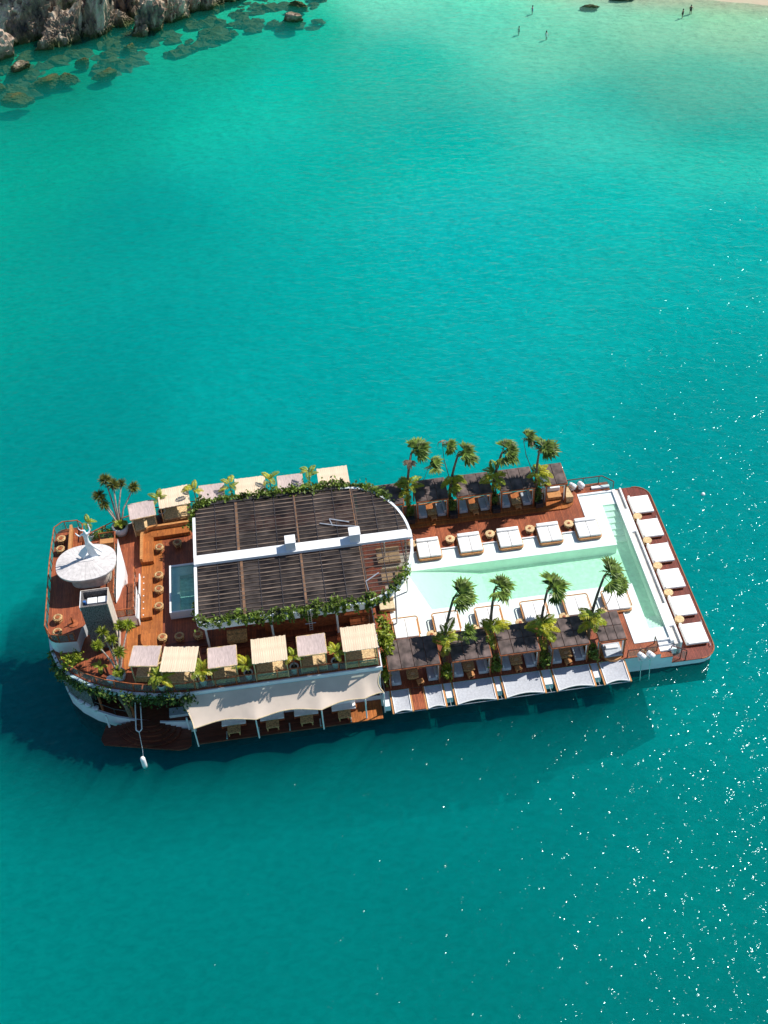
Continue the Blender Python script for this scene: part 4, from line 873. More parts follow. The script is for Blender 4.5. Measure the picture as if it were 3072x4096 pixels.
# ---- nets slung over the water
NETS = [(-.7,.75,'left of the timber gangway'),(2.15,3.6,'right of the timber gangway'),(4.65,7.95,'in front of the second near cabana'),(8.85,12.1,'in front of the middle near cabana'),(13.3,16.4,'in front of the fourth near cabana'),(17.4,19.45,'nearest the stern')]
def net(xa, xb, l_):
    wd = xb-xa; cx_ = (xa+xb)/2; v = []; nu, nv = 14, 6
    for j in range(nv+1):
        for i in range(nu+1):
            u, t = i/nu, j/nv; yy = -10.55-t*(2.3-.26*math.sin(PI*u)*min(1, wd/3+.2)); v.append((-wd/2+wd*u, yy, 2.0-.10*math.sin(PI*u)*math.sin(PI*t)))
    f_ = [(j*(nu+1)+i, j*(nu+1)+i+1, (j+1)*(nu+1)+i+1, (j+1)*(nu+1)+i) for j in range(nv) for i in range(nu)]
    o_ = len(v); v2 = v+[(x,y,z-.03) for x,y,z in v]; f2 = f_+[tuple(q+o_ for q in t)[::-1] for t in f_]
    edge = [v[nv*(nu+1)+i] for i in range(nu+1)]
    ps = [P('net', MB().add(v2, f2).mesh('net', net_m)),
      P('edge_rope', MB().tube([(x,y,z+.02) for x,y,z in edge], .05, 5).mesh('rope', rope)),
      P('side_rope', MB().tube([(-wd/2,-10.55,2.03),(-wd/2+.02,-12.85,2.03)], .045, 5).mesh('rope', rope)), P('side_rope', MB().tube([(wd/2,-10.55,2.03),(wd/2-.02,-12.85,2.03)], .045, 5).mesh('rope', rope))]
    arm = MB().box(-.07,.07,-12.9,-10.52,1.86,2.0).mesh('arm', teak)
    for sx in (-1,1): ps.append(P('arm', arm, (sx*(wd/2+.11),0,0)))
    spawn('net_lounge', 'pale net slung over the water '+l_, 'net', (cx_,0,0), 0, 'nets over the water', ps)
for a in NETS: net(*a)
b = MB(); b.box(.9,2.02,-12.8,-10.52,1.9,1.985); single('gangway', b.mesh('gw', deck_red), 'orange timber gangway between the two small nets', 'gangway')
for k, (xa, xb) in enumerate(((-1.5,-.95),(3.85,4.4),(8.2,8.62),(12.35,13.05),(16.65,17.2))):
    single('outrigger_box', MB().box(xa,xb,-11.95,-10.52,1.2,1.85).mesh('bx', hullw), 'pale blue outrigger box '+['beside the big awning','right of the small nets','between second and third cabana nets','between third and fourth cabana nets','left of the net nearest the stern'][k], 'outrigger', 'outrigger boxes', (0,0,0))
b = MB(); b.tube([(-.9,-12.78,1.82),(19.6,-12.78,1.82)], .03, 5); bpart('outboard_cable', b, steel)
for x in (-.85,4.1,8.45,12.7,16.9,19.6):
    b = MB(); b.tube([(x,-10.5,1.3),(x,-12.78,1.8)], .035, 5); bpart('cable_stay', b, steel)
for k, (x, y, z, s_) in enumerate(((20.95,-10.95,2.2,1),(21.75,-10.95,2.2,1),(20.35,10.9,2.05,1),(21.2,10.9,2.05,1),(16.95,9.5,4.7,1.2))):
    spawn('life_raft', ['left white life raft canister hung outboard near the stern','right white life raft canister hung outboard near the stern','left white canister by the far stern rail','right white canister by the far stern rail','white canister on a post beside the last far cabana'][k], 'life raft', (x, y, z), R.uniform(-.3,.3), 'white life raft canisters',
      [P('drum', MB().lathe([(.12,-.38),(.24,-.33),(.26,0),(.24,.33),(.12,.38)], 12).mesh('d', statue_m, True), (0,0,.5), (PI/2,0,.4)), P('strap', MB().lathe([(.27,-.03),(.27,.03)], 12).mesh('d', steel), (0,0,.5), (PI/2,0,.4)),
       P('cradle', MB().box(-.25,.25,-.2,.2,.05,.25).box(-.2,-.12,-.1,.1,-.15,.05).box(.12,.2,-.1,.1,-.15,.05).mesh('c', statue_m)), P('bracket', MB().tube([(0,.2,0),(0,-.25,-.05),(-.1,-.3,.15)], .035, 5).mesh('c', rope))], s_)
b = MB(); b.tube([(16.95,9.5,2.3),(16.95,9.5,4.7)], .06, 6); bpart('raft_post', b, rope)
b = MB(); b.tube([(21.3,-9.6,2.02),(21.4,-10.6,2.7)], .05, 6); bpart('outboard_spar', b, wicker_pale)
for i, x in enumerate((20.9,21.7)):
    b = MB(); b.tube([(x,-11.1,2.3),(x+.1,-11.3,-.3)], .04, 5); bpart('boarding_ladder', b, steel)

# ---- the big awning
ANCH = [(-17.3,-12.85,3.5),(-12.2,-12.85,3.6),(-6.75,-12.85,3.7),(-3.05,-12.35,3.75),(-1.45,-12.0,3.8)]
def awn_low(x):
    for a, c in zip(ANCH[:-1], ANCH[1:]):
        if a[0] <= x <= c[0]:
            t = (x-a[0])/(c[0]-a[0]); s_ = math.sin(PI*t); sp = (c[0]-a[0])/5.2
            return a[1]+(c[1]-a[1])*t+.5*s_*sp, a[2]+(c[2]-a[2])*t+.10*s_*sp
nu, nv = 96, 12; v = []
for j in range(nv+1):
    t = j/nv
    for i in range(nu+1):
        x = -17.3+15.85*i/nu; yl, zl = awn_low(min(max(x,-17.3),-1.4501)); yu, zu = -10.54, 5.02
        xs = x
        if i/nu < .12: xs = x-(1-i/nu/.12)*(.95*(1-t)**1.6)
        if i/nu > .9: xs = x-(i/nu-.9)/.1*.35*math.sin(PI*t)
        y = yu+(yl-yu)*t; z = zu+(zl-zu)*t-.10*math.sin(PI*t)+.0*t
        # ridges run to every pole
        k_ = min(abs(x-a[0]) for a in ANCH); z += .12*math.exp(-(k_/.7)**2)*t
        v.append((xs, y, z))
f_ = [(j*(nu+1)+i, (j+1)*(nu+1)+i, (j+1)*(nu+1)+i+1, j*(nu+1)+i+1) for j in range(nv) for i in range(nu)]
ps = [P('canopy_cloth', MB().add(v, f_).mesh('awning', awn, True)), P('hem', MB().tube([v[nv*(nu+1)+i] for i in range(nu+1)], .045, 5).mesh('hem', sofa_c)), P('hem', MB().tube([v[j*(nu+1)] for j in range(nv+1)], .05, 5).mesh('hem', sofa_c)), P('hem', MB().tube([v[j*(nu+1)+nu] for j in range(nv+1)], .05, 5).mesh('hem', sofa_c))]
for a in ANCH: ps.append(P('pole', MB().tube([(a[0],a[1]+.1,1.0),(a[0],a[1],a[2]+.05)], .06, 8).mesh('pole', rope)))
spawn('awning', 'long beige scalloped awning stretched over the near side platform', 'awning', (0,0,0), 0, None, ps)
lz = [P('frame', MB().rbox(-1.05,1.05,-.35,.35,.05,.3,.04).mesh('f', teak_dark)), P('cushion', MB().rbox(-1.02,1.02,-.34,.34,.3,.45,.05).mesh('c', cushion, True)), P('backrest', MB().rbox(-1.02,1.02,.2,.36,.45,.8,.05).mesh('c', cushion, True))]
tz = [P('top', MB().rbox(-.55,.55,-.4,.4,.42,.5,.03).mesh('t', wicker))]+[P('leg', MB().box(-.05,.05,-.05,.05,0,.42).mesh('l', wicker), (a*.45,c*.3,0)) for a in (-1,1) for c in (-1,1)]
for k, x in enumerate((-14.25,-11.0,-8.1,-4.9)):
    spawn('lounge_sofa', 'white cushioned sofa under the awning, '+['first','second','third','fourth'][k]+' from the bow', 'sofa', (x, -11.0, 1.0), 0, 'sofas under the awning', lz)
    spawn('low_table', 'wicker table at the water side of the '+['first','second','third','fourth'][k]+' awning sofa', 'table', (x-.0, -11.85, 1.0), 0, 'tables under the awning', tz)

# ---- oval shade with the dancing statue
ps = []
NP = 40; CXs, CYs = -25.5, 2.2; AX, AY = 2.62, 2.15
def oval(a, k=1): return Vector((CXs+k*AX*math.copysign(abs(math.cos(a))**.85, math.cos(a)), CYs+k*AY*math.copysign(abs(math.sin(a))**.85, math.sin(a)), 0))
for k in range(NP):
    a0, a1 = 2*PI*(k+.015)/NP, 2*PI*(k+.985)/NP; zt = 9.42+R.uniform(-.006,.006)
    o0, o1 = oval(a0), oval(a1); m0 = Vector((CXs+ .8*math.cos(a0), CYs+.12*math.sin(a0), 0)); m1 = Vector((CXs+.8*math.cos(a1), CYs+.12*math.sin(a1), 0))
    mb = MB(); mb.add([(m0.x,m0.y,zt+.08),(m1.x,m1.y,zt+.08),(o1.x,o1.y,zt-.12),(o0.x,o0.y,zt-.12),(m0.x,m0.y,zt-.02),(m1.x,m1.y,zt-.02),(o1.x,o1.y,zt-.24),(o0.x,o0.y,zt-.24)],
      [(0,3,2,1),(4,5,6,7),(0,1,5,4),(1,2,6,5),(2,3,7,6),(3,0,4,7)]); ps.append(P('roof_plank', mb.mesh('plank', shroof)))
mb = MB(); mb.prism([(CXs+.8*math.cos(2*PI*i/20), CYs+.13*math.sin(2*PI*i/20)) for i in range(20)], 9.44, 9.54); ps.append(P('ridge_cap', mb.mesh('cap', shroof)))
mb = MB(); mb.prism([tuple(oval(2*PI*i/48, .985)[:2]) for i in range(48)], 9.05, 9.2); ps.append(P('eave', mb.mesh('eave', thatch_pale)))
mb = MB(); mb.prism([(CXs+1.75*math.copysign(abs(math.cos(2*PI*i/32))**.7, math.cos(2*PI*i/32)), CYs+.35+1.2*math.copysign(abs(math.sin(2*PI*i/32))**.7, math.sin(2*PI*i/32))) for i in range(32)], RZ_, 9.05); ps.append(P('body', mb.mesh('body', thatch_pale)))
spawn('shade_pavilion', 'oval pale planked shade roof on a cream rounded body', 'pavilion', (0,0,0), 0, None, ps)

def skin_mesh(name, joints, edges, m_, sub=1):
    me = bpy.data.meshes.new(name); me.from_pydata([j[:3] for j in joints], edges, [])
    o = bpy.data.objects.new(name, me); COL.objects.link(o)
    s_ = o.modifiers.new('s', 'SKIN'); s_.use_smooth_shade = True
    for i, j in enumerate(joints):
        d = me.skin_vertices[0].data[i]; d.radius = (j[3], j[4] if len(j) > 4 else j[3]); d.use_root = (i == 0)
    u = o.modifiers.new('u', 'SUBSURF'); u.levels = sub; u.render_levels = sub
    dg = bpy.context.evaluated_depsgraph_get(); ev = o.evaluated_get(dg); r_ = bpy.data.meshes.new_from_object(ev)
    bpy.data.objects.remove(o); r_.materials.clear(); r_.materials.append(m_); return r_
J = [(0,0,1.9,.2,.15),(0,0,2.25,.2,.15),(.02,.0,2.6,.26,.16),(.02,0,2.82,.1),(.02,-.02,3.0,.15,.16),(.02,-.02,3.15,.1),
 (-.28,0,2.72,.09),(-.5,.1,2.45,.075),(-.72,.2,2.62,.06),(-.78,.25,2.8,.05),(.3,0,2.74,.09),(.5,.15,2.95,.075),(.42,.3,3.3,.06),(.45,.32,3.5,.05),
 (-.12,.02,1.55,.17),(-.15,.0,1.0,.12),(-.18,.05,.5,.1),(-.16,.0,.12,.08),(.15,0,1.5,.17),(.4,-.05,1.05,.12),(.75,-.05,.6,.09),(1.0,-.1,.25,.07),
 (-.25,.0,3.2,.04),(-.42,.05,3.45,.04),(-.38,.05,3.65,.03)]
E_ = [(0,1),(1,2),(2,3),(3,4),(4,5),(2,6),(6,7),(7,8),(8,9),(2,10),(10,11),(11,12),(12,13),(0,14),(14,15),(15,16),(16,17),(0,18),(18,19),(19,20),(20,21),(5,22),(22,23),(23,24)]
body = skin_mesh('figure', J, E_, statue_m, 1)
gown = MB(); gown.lathe([(.42,0),(.32,.15),(.22,.7),(.2,1.2),(.19,1.75),(.16,1.9)], 14)
gown.v = [(x+.25*(1.9-z)/1.9*(1 if x > 0 else .6), y*.75, z) for x, y, z in gown.v]
wing = MB(); wing.add([(-1.1,.15,.3),(-.7,-.35,.15),(-.2,-.2,.8),(-.15,.1,1.3),(-.75,.2,.75),(-1.1,.15,.22),(-.7,-.35,.07),(-.2,-.2,.7),(-.15,.1,1.2),(-.75,.2,.65)], [(0,1,2,3,4),(9,8,7,6,5),(0,5,6,1),(1,6,7,2),(2,7,8,3),(3,8,9,4),(4,9,5,0)])
spawn('dancer_statue', 'white sculpture of a robed dancer with raised arms on the oval roof', 'statue', (-25.0, 2.75, 9.45), .1, None,
  [P('figure', body), P('gown', gown.mesh('gown', statue_m, True)), P('scarf', wing.mesh('wing', statue_m)), P('plinth', MB().lathe([(.6,-.1),(.6,.05),(.5,.08)], 16).mesh('pl', statue_m))])
spawn('bench', 'brown slatted bench with pale armrest on the raised deck far end', 'bench', (-27.15,6.9,RZ_), 0, None,
  [P('backrest', MB().rbox(-.12,.12,-1.7,1.7,0,1.05,.04).mesh('bk', teak), (-.3,0,0))]+[P('slat', MB().box(-.05,.05,-1.65,1.65,.42,.47).mesh('sl', teak_dark), (-.08+.14*k,0,0)) for k in range(6)]+[P('leg', MB().box(-.15,.7,-.05,.05,0,.42).mesh('lg', teak_dark), (0,t,0)) for t in (-1.5,0,1.5)])
single('counter', MB().rbox(-.65,.65,-.3,.3,0,.95,.04).mesh('ct', teak), 'small timber counter behind the oval shade roof', 'counter', None, (-24.1,6.0,RZ_))
single('parasol_base', MB().lathe([(.45,0),(.45,.06),(.1,.1),(.05,.9)], 14).mesh('pb', teak_dark), 'round bronze pedestal in the shaft shadow on the raised deck', 'pedestal', None, (-26.9,-2.6,RZ_))

# ================================================================== PLANTS
def fan_frond(seed, rad=.85, blades=13, droop=.35, pet=.55):
    r = random.Random(seed); b = MB()
    b.tube([(0,0,0),(pet*.5,0,.1),(pet,0,.08)], [.025,.02,.018], 4)
    o = Vector((pet,0,.08))
    for k in range(blades):
        a = -1.35+2.7*k/(blades-1)+r.uniform(-.05,.05); l_ = rad*(.72+.28*math.cos(a*.8))*r.uniform(.85,1.1)
        d = Vector((math.cos(a), math.sin(a), 0)); s = Vector((-d.y, d.x, 0))
        q1 = o+d*l_*.55+Vector((0,0,-.02+r.uniform(-.05,.03))); tip = o+d*l_+Vector((r.uniform(-.05,.05), r.uniform(-.05,.05), -droop*l_*r.uniform(.6,1.4)))
        wv = .095; b.add([o, q1-s*wv, tip, q1+s*wv, q1+Vector((0,0,-.045))], [(0,1,4),(1,2,4),(0,4,3),(4,2,3)])
    return b
def feather(seed, ln=1.5, pairs=13, arch=.7, m_=None, leaf=.42):
    r = random.Random(seed); b = MB(); pts = []
    for i in range(9):
        t = i/8; pts.append(Vector((ln*(t*.85), 0, ln*(.62*t-arch*t*t))))
    b.tube(pts, [.03*(1-.8*i/8)+.004 for i in range(9)], 4)
    for k in range(pairs):
        t = .16+.84*k/(pairs-1); i = min(7, int(t*8)); f_ = t*8-i; p = pts[i]*(1-f_)+pts[i+1]*f_; d = (pts[i+1]-pts[i]).normalized()
        l_ = leaf*(math.sin(PI*min(1,(t*.82+.18)))*.8+.3)
        for s_ in (-1, 1):
            dr = (d*.55+Vector((0, s_, r.uniform(-.15,.25)))).normalized(); tip = p+dr*l_+Vector((0,0,-.28*l_)); mid = p+dr*l_*.5+Vector((0,0,.02)); w_ = d*.075
            b.add([p, mid-w_, tip, mid+w_], [(0,1,2,3)])
    return b
FANS = [fan_frond(i).mesh('frond', fan_m) for i in range(5)]; FAND = [fan_frond(20+i, .7, 9, .6).mesh('frond', fan_dry) for i in range(2)]
FEA = [feather(i).mesh('frond', areca_m) for i in range(4)]; FEY = [feather(10+i).mesh('frond', areca_y) for i in range(2)]
def fan_crown(r, top, n_=14, wind=(1,.15), dry=2, up=.35, sc_=1.0):
    ps = []
    for k in range(n_):
        a = r.gauss(math.atan2(wind[1], wind[0]), .62); el = r.uniform(-.75, .5)+up*.4
        me_ = r.choice(FANS)
        ps.append(P('frond', me_, tuple(Vector(top)+Vector((0,0,r.uniform(-.2,.15)))), (r.uniform(-.7,.7), -el, a), sc_*r.uniform(1.0,1.6)))
    for k in range(dry):
        a = r.gauss(math.atan2(wind[1], wind[0]), .8); ps.append(P('frond', r.choice(FAND), tuple(Vector(top)), (r.uniform(-.5,.5), r.uniform(.0,.7), a), sc_*r.uniform(1.,1.4), label='dry brown frond'))
    return ps
def tall_palm(label, base, head, extra, seed, grp, side=None):
    r = random.Random(seed); b0 = Vector(base); h = Vector(head)-b0; pts = []; rad = []
    for i in range(13):
        t = i/12; bend = math.sin(PI*t)*.25
        pts.append((h.x*t**1.5-bend*.6, h.y*t, h.z*t)); rad.append(.17-.075*t+.012*(i % 2))
    ps = [P('trunk', MB().tube(pts, rad, 8).mesh('trunk', trunk_m, True))]
    ps += fan_crown(r, h, 15, dry=2 if extra else 1)
    if side:   # a second smaller head on its own thin stem
        s_ = Vector(side)-b0; ps.append(P('side_stem', MB().tube([(h.x*.3,h.y*.35,h.z*.35),(s_.x*.8,s_.y*.8,s_.z*.75),tuple(s_)], [.05,.035,.03], 5).mesh('stem', trunk_m)))
        ps += fan_crown(r, s_, 7, dry=2 if extra else 0, sc_=.75)
    # broad-leaved skirt around the trunk
    for k in range(20):
        a = r.uniform(0, 2*PI); z = r.uniform(1.7, 3.9)
        ps.append(P('frond', r.choice(FEY if r.random() < (.5 if extra == 2 else .35) else FEA), (h.x*.2, h.y*.25, z), (0, r.uniform(-.6,.1), a), r.uniform(.75,1.25)))
    spawn('palm_tree', label, 'palm tree', base, 0, grp, ps)
NP_ = [((4.2,-8.7,2.02),(5.35,-7.0,8.9),(5.6,-9.0,6.4)),((8.38,-8.7,2.02),(8.95,-6.4,8.6),None),((12.62,-8.9,2.02),(13.3,-7.2,8.5),(14.2,-4.9,5.2)),((16.85,-8.9,2.02),(18.35,-6.6,8.7),(19.9,-5.2,5.4))]
for k, (a, h, s_) in enumerate(NP_):
    tall_palm('tall windblown fan palm on the near side, '+['between first and second cabana','between second and third cabana','between third and fourth cabana','beside the narrow stern cabana'][k], a, h, 0, 100+k, 'tall palms on the near side', s_)
FP_ = [((3.95,10.4,2.3),(4.55,11.5,8.9),(6.0,10.6,7.6)),((8.05,10.5,2.3),(8.9,10.8,8.6),(7.7,12.5,8.6)),((12.2,10.2,2.3),(13.05,10.4,8.6),None),((16.5,10.0,2.3),(16.5,9.9,8.6),(15.3,11.3,8.9))]
for k, (a, h, s_) in enumerate(FP_):
    tall_palm('tall fan palm with brown tipped fronds on the far side, '+['nearest the pergola roof','second from the pergola roof','with yellow leaves halfway up','nearest the stern'][k], a, h, 2 if k in (0, 2) else 1, 200+k, 'tall palms on the far side', s_)

def potted(label, x, y, z, seed, grp, pot_h=.75, pot_r=.36, nf=8, sc_=1.0, stem=1.0, m_yel=.25, potm=None):
    r = random.Random(seed)
    ps = [P('pot', MB().lathe([(pot_r*.7,0),(pot_r,pot_h*.9),(pot_r*1.08,pot_h*.92),(pot_r*1.08,pot_h),(pot_r*.9,pot_h),(pot_r*.88,pot_h-.08)], 16).mesh('pot', potm or pot_w, True)),
          P('soil', MB().lathe([(pot_r*.87,pot_h-.1),(pot_r*.5,pot_h-.04)], 12).mesh('soil', soil))]
    ps.append(P('stem', MB().tube([(0,0,pot_h-.1),(.05,0,pot_h+stem*.5),(.02,.05,pot_h+stem)], [.07,.05,.03], 6).mesh('stem', trunk_m)))
    for k in range(nf):
        a = 2*PI*k/nf+r.uniform(-.4,.4); ps.append(P('frond', r.choice(FEY if r.random() < m_yel else FEA), (.02,.05,pot_h+stem*r.uniform(.7,1)), (0, r.uniform(-.75,.05), a), sc_*r.uniform(.75,1.1)))
    spawn('potted_palm', label, 'potted palm', (x, y, z), 0, grp, ps)
for k, (x, l_) in enumerate(((-19.5,'in front of the first bamboo canopy'),(-16.1,'between bamboo and second taupe canopy'),(-12.35,'left of the middle bamboo canopy'),(-8.55,'between middle bamboo and third taupe canopy'),(-5.1,'left of the last bamboo canopy'))):
    potted('potted feather palm at the near rail '+l_, x, -9.85, 5.5, 300+k, 'potted palms at the near rail', nf=9 if k < 3 else 6, sc_=.95 if k < 3 else .75, stem=.9 if k < 3 else 1.3)
for k, (x, l_, st) in enumerate(((-19.45,'left of the first bamboo canopy',1.6),(-16.1,'beside the first bamboo canopy',2.4),(-12.75,'above the left part of the roof vines',2.3),(-9.0,'above the middle of the roof vines',2.5),(-5.3,'above the right part of the roof vines',2.8))):
    potted('potted feather palm at the far rail '+l_, x, 10.7, 5.5, 320+k, 'potted palms at the far rail', nf=5, sc_=.85, stem=st, m_yel=.45)
# spiky headed trees in big pots
def spiky_head(seed, rad=.68, n_=110):
    r = random.Random(seed); b = MB()
    for k in range(n_):
        d = Vector((r.gauss(0,1), r.gauss(0,1), r.gauss(.35,.8))).normalized(); s = d.cross(Vector((0,0,1))).normalized()*.045; l_ = rad*r.uniform(.7,1.15)
        b.add([d*.03, d*l_*.5-s, d*l_+Vector((0,0,-.15*l_)), d*l_*.5+s], [(0,1,2,3)])
    return b
SPK = [spiky_head(i).mesh('spikes', drac_m) for i in range(4)]
SPY = [spiky_head(9+i, .6).mesh('spikes', areca_m) for i in range(2)]
def spiky_tree(label, base, heads, pot_r, pot_h, stem_m, meshes, seed):
    r = random.Random(seed); b0 = Vector(base)
    ps = [P('pot', MB().lathe([(pot_r*.75,0),(pot_r,pot_h*.5),(pot_r*1.05,pot_h),(pot_r*.92,pot_h),(pot_r*.9,pot_h-.1)], 22).mesh('pot', pot_w, True)), P('soil', MB().lathe([(pot_r*.9,pot_h-.12),(pot_r*.4,pot_h-.04)], 14).mesh('s', soil))]
    for h in heads:
        v = Vector(h)-b0; mid = Vector((v.x*.35+r.uniform(-.1,.1), v.y*.4, pot_h+(v.z-pot_h)*.45))
        ps.append(P('stem', MB().tube([(v.x*.08,v.y*.08,pot_h-.1), tuple(mid), tuple(v)], [.1,.075,.06], 6).mesh('stem', stem_m)))
        ps.append(P('leaf_head', r.choice(meshes), tuple(v), (r.uniform(-.3,.3),r.uniform(-.3,.3),r.uniform(0,6)), r.uniform(.95,1.25)))
    for k in range(10):
        a = r.uniform(0,6.28); ps.append(P('frond', r.choice(FEA), (0,0,pot_h), (0,r.uniform(-.9,-.2),a), r.uniform(.5,.75)))
    spawn('potted_tree', label, 'potted tree', base, 0, None, ps)
spiky_tree('many stemmed spiky headed tree in a big white pot, far rail', (-23.3,9.2,5.5), [(-24.75,11.0,8.8),(-24.4,10.3,8.3),(-24.0,11.9,9.9),(-23.3,11.3,9.7),(-22.6,11.6,9.5),(-21.5,11.1,9.3)], .72, 1.0, trunk_w, SPK, 5)
spiky_tree('pale stemmed spiky headed tree in a white pot, near rail at the bow', (-23.0,-8.1,5.5), [(-23.95,-5.6,8.7),(-24.3,-6.9,8.7),(-22.65,-5.0,8.6),(-21.85,-5.2,8.7),(-22.6,-7.6,8.3),(-23.2,-6.3,8.5)], .5, .8, trunk_w, SPY, 6)
single('flower_pot', MB().lathe([(.25,0),(.36,.5),(.3,.52)], 14).mesh('fp', white, True), 'empty white pot left of the pale stemmed tree', 'pot', None, (-23.75,-8.35,5.5))

# leafy masses
def leaf_mass(name, label, pts, m_, size=.16, seed=1, stuff=False, cat='plant', grp=None):
    """pts: list of (centre, (rx, ry, rz), count)"""
    r = random.Random(seed); b = MB()
    for c, rr_, cnt in pts:
        for _ in range(cnt):
            d = Vector((r.gauss(0,.5), r.gauss(0,.5), r.gauss(0,.5))); p = Vector(c)+Vector((d.x*rr_[0], d.y*rr_[1], d.z*rr_[2]))
            n_ = Vector((r.uniform(-1,1), r.uniform(-1,1), r.uniform(.1,1.2))).normalized(); t = n_.orthogonal().normalized(); t.rotate(Matrix.Rotation(r.uniform(0,6.28), 3, n_)); s = n_.cross(t)
            l_ = size*r.uniform(.6,1.5); b.add([p-t*l_*.5, p-s*l_*.33+n_*.01, p+t*l_*.6-n_*.03, p+s*l_*.33+n_*.01], [(0,1,2,3)])
    me_ = b.mesh(name, m_)
    if stuff: o = link(name, me_, kind='stuff'); o['label'] = label; return o
    return single(name, me_, label, cat, grp)
def along(path, step, rr_, cnt, r, jit=.15, zj=.1, skip=.0):
    out = []
    P3 = [Vector(p) for p in path]
    for a, c in zip(P3[:-1], P3[1:]):
        n_ = max(1, int((c-a).length/step))
        for k in range(n_):
            if r.random() < skip: continue
            p = a+(c-a)*(k/n_); k_ = r.uniform(.6,1.5)
            out.append((p+Vector((r.uniform(-jit,jit), r.uniform(-jit,jit), r.uniform(-zj,zj))), tuple(v*k_ for v in rr_), int(cnt*k_)))
    return out
rv = random.Random(8)
farv = [(-16.1,5.3,8.7),(-16.0,7.4,9.2),(-15.5,YC+HW+.5,9.35),(-2.6,YC+HW+.5,9.35)]+[(p[0]*1.0+.35*math.cos(math.radians(a)), p[1]+.4*math.sin(math.radians(a)), 9.3) for a, p in zip(range(90,38,-6), ARC[::-1])]
leaf_mass('roof_vine', 'dense green vine along the far edge of the dark roof', along(farv, .26, (.40,.44,.34), 44, rv), vine_m, .27, 1, cat='vine')
nearv = [(-16.05,-3.6,8.6),(-15.95,YC-HW+.7,9.1),(-15.3,YC-HW-.05,9.35)]+[(p[0]+.05, p[1]-.05, 9.38) for p in ARC[:11]]
pts = along(nearv, .3, (.36,.34,.3), 34, rv, .14, .1, .10)
for k in range(60):   # trails hanging over the white fascia
    i = rv.random(); x = -15.2+15.5*i; y = YC-roof_half(x)-.36
    ln = rv.uniform(.15,.75); pts.append(((x, y, 9.3-ln*.5), (.12,.08,ln*.9), int(14+20*ln)))
for x in (-12.6,-6.0,-4.5,-1.6): pts.append(((x, YC-roof_half(x)+.3, 9.6), (.5,.4,.35), 60))
leaf_mass('roof_vine', 'green vine trailing over the white near edge of the dark roof', pts, vine_m, .25, 2, cat='vine')
bowp = [(x-.1, y-.3, 5.2) for x, y in BOW_N[::-1][1:]]+[(-16.8,-10.8,5.2)]
leaf_mass('bow_vine', 'dark green creeper hanging over the white bow edge', along(bowp, .3, (.42,.4,.62), 46, rv, .2, .3, .08), mat('creeper_leaf', (.03,.08,.018), .5, .6, 1.8, hue=(.14,.24,.04), transl=.2), .25, 3, cat='vine')
pts = [((-.75+rv.uniform(-.4,.4), -6.0-rv.uniform(0,2.6), rv.uniform(4.3,6.4)), (.5,.5,.5), 45) for _ in range(16)]+[((-1.0,-9.2+rv.uniform(-1.2,1.2),rv.uniform(2.6,4.2)), (.3,.5,.5), 40) for _ in range(7)]
leaf_mass('leafy_column', 'bright green leafy column between the upper deck and the first cabana', pts, areca_m, .3, 4, cat='shrub')
for k, (x, l_) in enumerate(((4.15,'first'),(8.4,'second'),(12.65,'third'),(16.85,'fourth'))):
    r_ = random.Random(50+k)
    pts = [((x+r_.uniform(-.25,.25), -10.0+r_.uniform(-.5,.55), 2.4+r_.uniform(0,1.1)), (.32,.4,.4), 42) for _ in range(9)]
    leaf_mass('shrub', 'glossy green shrub at the water end of the '+l_+' near cabana gap', pts, areca_m if k == 0 else vine_m, .22, 30+k, cat='shrub', grp='shrubs in the near cabana gaps')
    r_ = random.Random(70+k); b = MB()
    for q in range(26): 
        xx, yy = x+r_.uniform(-.35,.35), -8.3+r_.uniform(-1.5,1.3); b.rbox(xx-.12,xx+.12,yy-.09,yy+.09,2.05,2.05+r_.uniform(.15,.4),.03,1)
    single('bark_planter', b.mesh('bk', wicker), 'tan wooden planter filling the '+l_+' near cabana gap', 'planter', 'planters in the near cabana gaps')
for k, (x, l_) in enumerate(((3.95,'first'),(8.1,'second'),(12.3,'third'),(16.55,'fourth'))):
    r_ = random.Random(90+k)
    pts = [((x+r_.uniform(-.2,.2), 9.25+r_.uniform(-.2,.7), 2.5+r_.uniform(0,1.5)), (.28,.3,.4), 40) for _ in range(8)]
    leaf_mass('shrub', 'dark green shrub in the '+l_+' far cabana gap', pts, vine_m, .2, 40+k, cat='shrub', grp='shrubs in the far cabana gaps')
    single('planter_box', MB().rbox(-.38,.38,-.3,.3,0,.55,.03).mesh('pb', frame_b), 'black planter box in the '+l_+' far cabana gap', 'planter', 'planters in the far cabana gaps', (x, 8.95, 2.31))
pts = [((-26.9+rv.uniform(-.9,1.0), -6.1+rv.uniform(-.6,.5), 6.0+rv.uniform(0,.8)), (.4,.3,.3), 30) for _ in range(12)]
leaf_mass('shrub', 'light green shrub below the near corner of the raised deck', pts, areca_m, .26, 60, cat='shrub')
pts = [((-24.0+rv.uniform(-1.6,.4), 9.1+rv.uniform(-.7,.3), 5.8+rv.uniform(0,.7)), (.4,.4,.3), 34) for _ in range(16)]
leaf_mass('shrub', 'dark low shrub left of the big white pot', pts, vine_m, .2, 61, cat='shrub')
potted('small dark leaved plant between bow shrub and pale stemmed tree', -24.6, -7.3, 5.5, 400, None, .4, .25, 5, .55, .5, 0, soil)
potted('small palm behind the far corner of the raised deck', -26.0, 8.9, 5.5, 401, None, .6, .3, 6, .7, 1.6)
b = MB()
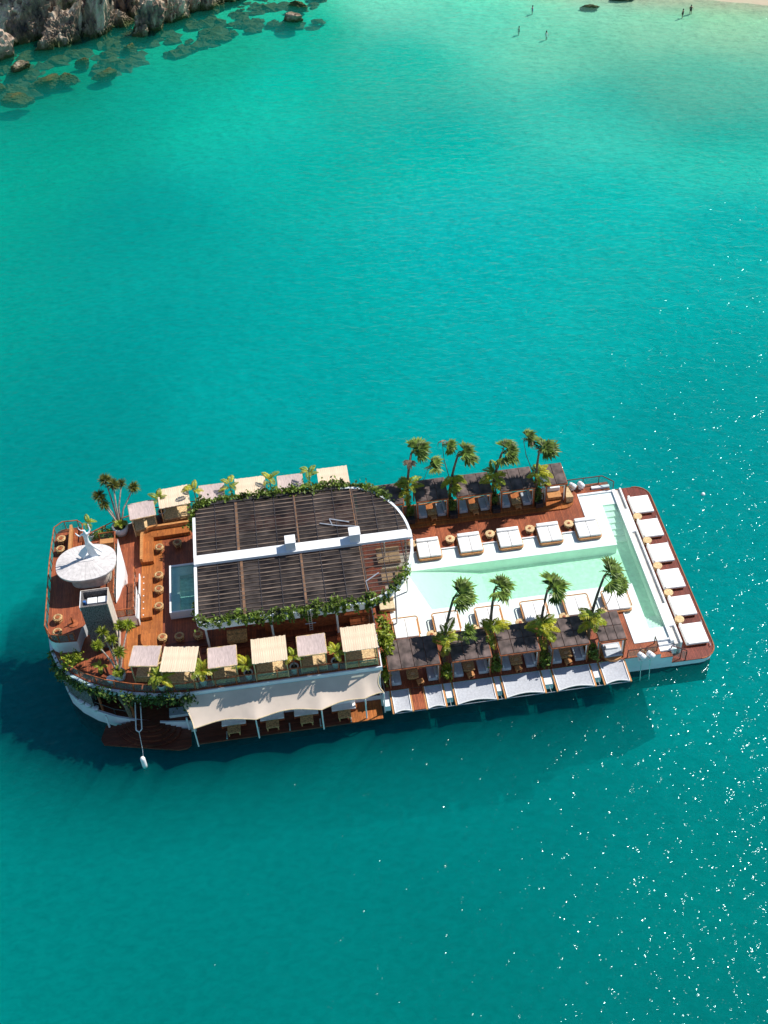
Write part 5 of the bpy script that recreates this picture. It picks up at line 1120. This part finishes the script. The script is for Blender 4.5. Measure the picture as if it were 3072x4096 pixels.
# shrub shadows need no help; last: bathers
def person(label, x, y, z, seed, cloth, pose=0, grp='people bathing off the beach'):
    r = random.Random(seed); a = .25
    J = [(0,0,.95,.15,.12),(0,0,1.2,.15,.11),(0,0,1.42,.17,.10),(0,0,1.53,.06),(0,.0,1.66,.095,.11),(0,0,1.76,.07),
      (-.2,0,1.42,.06),(-.3,.05,1.15,.045),(-.28,.2,.95,.035),(-.28,.26,.9,.035),(.2,0,1.42,.06),(.34,.05,1.2,.045),(.36,.2,1.02,.035),(.36,.27,1.0,.035),
      (-.1,0,.85,.1),(-.12,.03,.48,.07),(-.12,0,.08,.05),(-.12,.1,.03,.04),(.1,0,.85,.1),(.12,.05,.48,.07),(.12,0,.08,.05),(.12,.1,.03,.04)]
    E2 = [(0,1),(1,2),(2,3),(3,4),(4,5),(2,6),(6,7),(7,8),(8,9),(2,10),(10,11),(11,12),(12,13),(0,14),(14,15),(15,16),(16,17),(0,18),(18,19),(19,20),(20,21)]
    ps = [P('body', skin_mesh('body', J, E2, skin_m, 1)), P('swimsuit', MB().lathe([(.15,.78),(.2,.86),(.19,.98),(.17,1.1),(.19,1.3),(.17,1.42)], 12).mesh('suit', cloth, True), (0,0,0), (0,0,0), (1,.78,1)),
          P('hair', MB().lathe([(.05,1.56),(.11,1.62),(.12,1.72),(.07,1.80),(.02,1.82)], 10).mesh('hair', dark_cloth, True), (0,-.02,0))]
    spawn('person', label, 'person', (x, y, z), r.uniform(0,6), grp, ps)
person('person in dark swimwear standing in shallows, left of the beach pair', 67.0, 122.0, -.8, 1, dark_cloth)
person('person in black swimwear standing in shallows, right of the beach pair', 68.7, 123.0, -.7, 2, dark_cloth)
person('bather standing waist deep farthest from the beach, near the top', 43.2, 130.3, -1.15, 3, blue_cloth)
person('swimmer with only the head showing, left of the lone bather', 39.4, 123.6, -1.62, 4, dark_cloth)
person('swimmer with head and shoulders showing, below the lone bather', 43.4, 120.6, -1.55, 5, white)
single('mooring_buoy', MB().lathe([(.05,-.15),(.16,-.08),(.2,.05),(.14,.17),(.04,.2)], 12).mesh('buoy', white, True), 'small white buoy floating off the stern daybeds', 'buoy', None, (33.6, 9.9, 0))
